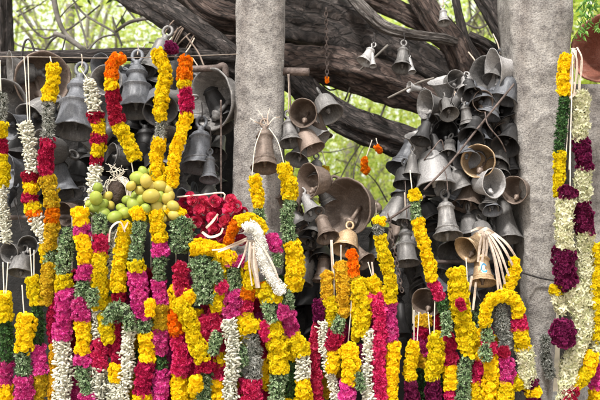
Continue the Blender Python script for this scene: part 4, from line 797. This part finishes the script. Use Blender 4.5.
for i,(x,y,rr,t) in enumerate(FR):
    dd=3.85-(.03 if i%3==0 else 0)+(.04 if i>22 else 0); c=P(x,y,dd); R_=rr*PX(dd); mb=MB()
    pr=[(math.sin(a)*R_*(1-.0),-math.cos(a)*R_*(1.2 if abs(math.cos(a))<.97 else 1.27)) for a in np.linspace(0,math.pi,14)]
    lathe(mb,pr,20); V=np.concatenate(mb.V); Rm=np.array(Matrix.Rotation(random.uniform(0,6.3),3,'Y')@Matrix.Rotation(random.uniform(-.8,.8),3,'X')); V=V@Rm.T+np.array(c); m2=MB(); m2.add(V,np.concatenate(mb.Q))
    lo=m2.build('lime',FG[t],fr,fo); nb=MB(); ax_=Vector(Rm@np.array([0,0,1.])); tube(nb,[c+ax_*R_*1.14,c+ax_*R_*1.3],R_*.1,6); nb.build('stem',M['core'],lo,fo)
c0=P(117,192,3.93); mb=MB(); k=PX(3.93)
pr=[(math.sin(a)*9.5*k,math.cos(a)*15.5*k) for a in np.linspace(.02,math.pi-.02,22)]; lathe(mb,pr,28); V=np.concatenate(mb.V)
V=np.array([v*(1+.09*noise.fractal(Vector(v*38),1,2,4)) for v in V])+np.array(c0); m2=MB(); m2.add(V,np.concatenate(mb.Q))
cr=empty('coconut',c0,'dark brown coconut with pale husk fibres among the green fruits','coconut')
m2.build('shell',plain('brown_husk',(.05,.032,.024),.8,0,50,.5,.9,90),cr,c0)
mb=MB()
for i in range(40):
    sg=random.choice([-1,1,1]); x1=117+sg*random.uniform(9,15); y1=random.uniform(186,212); C=smooth_path([P(117+sg*random.uniform(0,5),178+random.uniform(-3,3),3.90),P((117+sg*8+x1)/2+random.uniform(-2,2),180+random.uniform(0,8),3.885),P(x1,y1,3.89+random.uniform(-.01,.02))],.008); tube(mb,C,.0011,4)
for i in range(16):
    C=smooth_path([P(117+random.uniform(-4,4),180,3.9),P(117+random.uniform(-8,8),172,3.89),P(117+random.uniform(-12,12),168+random.uniform(-5,5),3.89)],.008); tube(mb,C,.001,4)
mb.build('husk_fibre',CORDW,cr,c0)
# roses heaped with a pink rim
ro=P(212,222,3.92)
rr_=empty('rose_heap',ro,'heap of large pink-red roses under the left side of the middle pillar','flowers')
RP=[(184,203),(193,200),(203,201),(215,201),(188,212),(199,210),(207,209),(229,209,6.5),(221,204),(236,206),(238,217),(226,222,7),(203,222,6.5),(212,218),(207,232),(196,222),(232,232),(222,236),(240,227),(184,220),(216,211),(188,228),(241,240),(214,228),(176,206,5),(172,213,5),(190,196,4.5),(231,199,5),(243,212,5),(246,223,5.5),(225,247,5.5),(200,240,5.5),(188,240,5),(178,228,5.2),(216,242,5)]
for i,p in enumerate(RP):
    x,y=p[:2]; s=(p[2] if len(p)>2 else 5.8)*PX(3.9); mb=MB(); z=3.92-(.03 if i%2 else 0)
    inst(mb,rose(layers=((6,.45,1.0,-.7,.25,.75,.25),(6,.42,.80,-.5,.55,.62,.02),(5,.34,.60,-.4,.68,.52,-.02),(5,.22,.42,-.3,.74,.40,-.05),(4,.10,.24,-.2,.76,.26,-.05),(3,.03,.1,-.1,.74,.15,-.05))),np.array([P(x,y,z)]),np.array([[random.uniform(-.5,.5),-1,random.uniform(-.1,.6)]]),s*1.15)
    mb.build('rose',M['X'] if i%4 else M['R'],rr_,ro)
rod('pink-white cane rim lying over the heaped roses',[(177,197,3.9),(200,195,3.88),(223,193,3.88),(224,200,3.89)],.004,CORDW,'cane_rim','rim')
def ribbon(mb,pts,w_,tw=.5,th=.0005):
    c=smooth_path(pts,.008); T,A,Bn=frames(c); n=len(c); L=[];
    t=np.linspace(0,1,n); an=tw*np.sin(t*5)+.2; dirv=Bn*np.cos(an)[:,None]+A*np.sin(an)[:,None]; nn=np.cross(T,dirv)
    ww=(w_*(.6+.4*np.sin(np.pi*np.clip(t*1.2+.1,0,1))))[:,None]
    V=np.stack([c-dirv*ww,c+nn*th+0*dirv,c+dirv*ww,c-nn*th],1).reshape(-1,3); i=np.arange(n-1)[:,None]; j=np.arange(4)[None]
    Q=np.stack([i*4+j,i*4+(j+1)%4,(i+1)*4+(j+1)%4,(i+1)*4+j],-1).reshape(-1,4); mb.add(V,Q)
def ribset(label,org,lst,w_=.011,name='cloth_ribbons'):
    o=empty(name,P(*org),label,'ribbon'); 
    for l in lst:
        mb=MB(); ribbon(mb,[P(*p) for p in l],w_); mb.build('ribbon',RIB,o,P(*org),smooth=False)
ribset('bundle of beige cloth ribbons knotted above the golden and tan bells, fanning right',(487,229,3.84),
 [[(487,230,3.84),(499,250,3.81),(509,276,3.83)],[(488,229,3.84),(503,247,3.82),(514,268,3.85)],[(487,231,3.84),(495,258,3.80),(502,292,3.83)],
  [(486,231,3.84),(495,262,3.81),(499,298,3.83)],[(488,229,3.85),(506,243,3.84),(519,262,3.88)],[(489,230,3.84),(480,228,3.85),(471,231,3.88)],[(488,231,3.84),(498,256,3.81),(505,284,3.84)],[(472,276,3.85),(468,300,3.84),(466,330,3.84)],[(476,282,3.85),(473,310,3.84)]],.0085)
ribset('brown cloth knot tying the golden bell to the tan bell',(482,236,3.85),[[(483,232,3.85),(480,245,3.83),(478,262,3.84)],[(485,232,3.85),(484,246,3.83),(482,262,3.84)],[(487,233,3.85),(487,245,3.83),(486,256,3.84)],[(478,233,3.84),(486,229,3.81),(494,233,3.84)]],.009)
ribset('beige cloth strips trailing left from the white jasmine rope',(247,236,3.76),
 [[(247,238,3.76),(236,243,3.75),(222,249,3.72),(212,250,3.7)],[(247,240,3.76),(234,246,3.74),(218,252,3.71)],[(248,240,3.76),(244,255,3.73),(238,268,3.72)],[(256,238,3.72),(266,252,3.71),(276,272,3.71),(281,290,3.73)],[(250,242,3.74),(249,262,3.71),(252,286,3.72)],[(254,242,3.74),(254,265,3.71),(259,288,3.72)]],.0055)
ribset('dark cloth band hanging in the fold of the white jasmine rope',(254,245,3.76),[[(252,240,3.77),(254,262,3.75),(258,288,3.76)]],.02)
ribset('pale twisted ribbon loop among the heaped roses',(205,234,3.86),[[(202,232,3.86),(210,237,3.85),(220,234,3.85),(223,228,3.86)],[(206,228,3.86),(212,222,3.84),(218,214,3.85)]],.008)
ribset('pale ribbon loops hanging from the fruit over the left garlands',(116,225,3.8),[[(109,242,3.79),(111,228,3.77),(120,222,3.77),(125,232,3.78)],[(124,230,3.78),(128,222,3.77)]],.006)
ribset('pale frayed ribbon bow on top of the string over the right pillar',(574,50,3.88),[[(572,48,3.88),(577,62,3.85),(574,95,3.87)],[(577,47,3.88),(582,60,3.86),(579,88,3.87)],[(574,48,3.88),(571,70,3.86),(570,100,3.88)],[(570,98,3.87),(577,92,3.85)]],.007)
ribset('pale cloth straps round the bunched brown bells in the middle',(330,248,3.9),[[(331,240,3.93),(332,262,3.9),(334,290,3.88)],[(350,256,3.92),(353,268,3.88),(350,300,3.86)],[(372,262,3.92),(374,282,3.88)]],.006)
ribset('dry straw wisps standing on the bell at the front of the middle pillar',(266,124,3.94),[[(266,124,3.94),(262,116,3.94),(258,110,3.95)],[(267,124,3.94),(268,114,3.93),(270,108,3.94)],[(265,125,3.94),(256,122,3.93),(250,118,3.95)],[(268,125,3.94),(274,118,3.93),(280,117,3.95)]],.003)
print('garlands',NG,'verts',sum(len(m.vertices) for m in bpy.data.meshes))
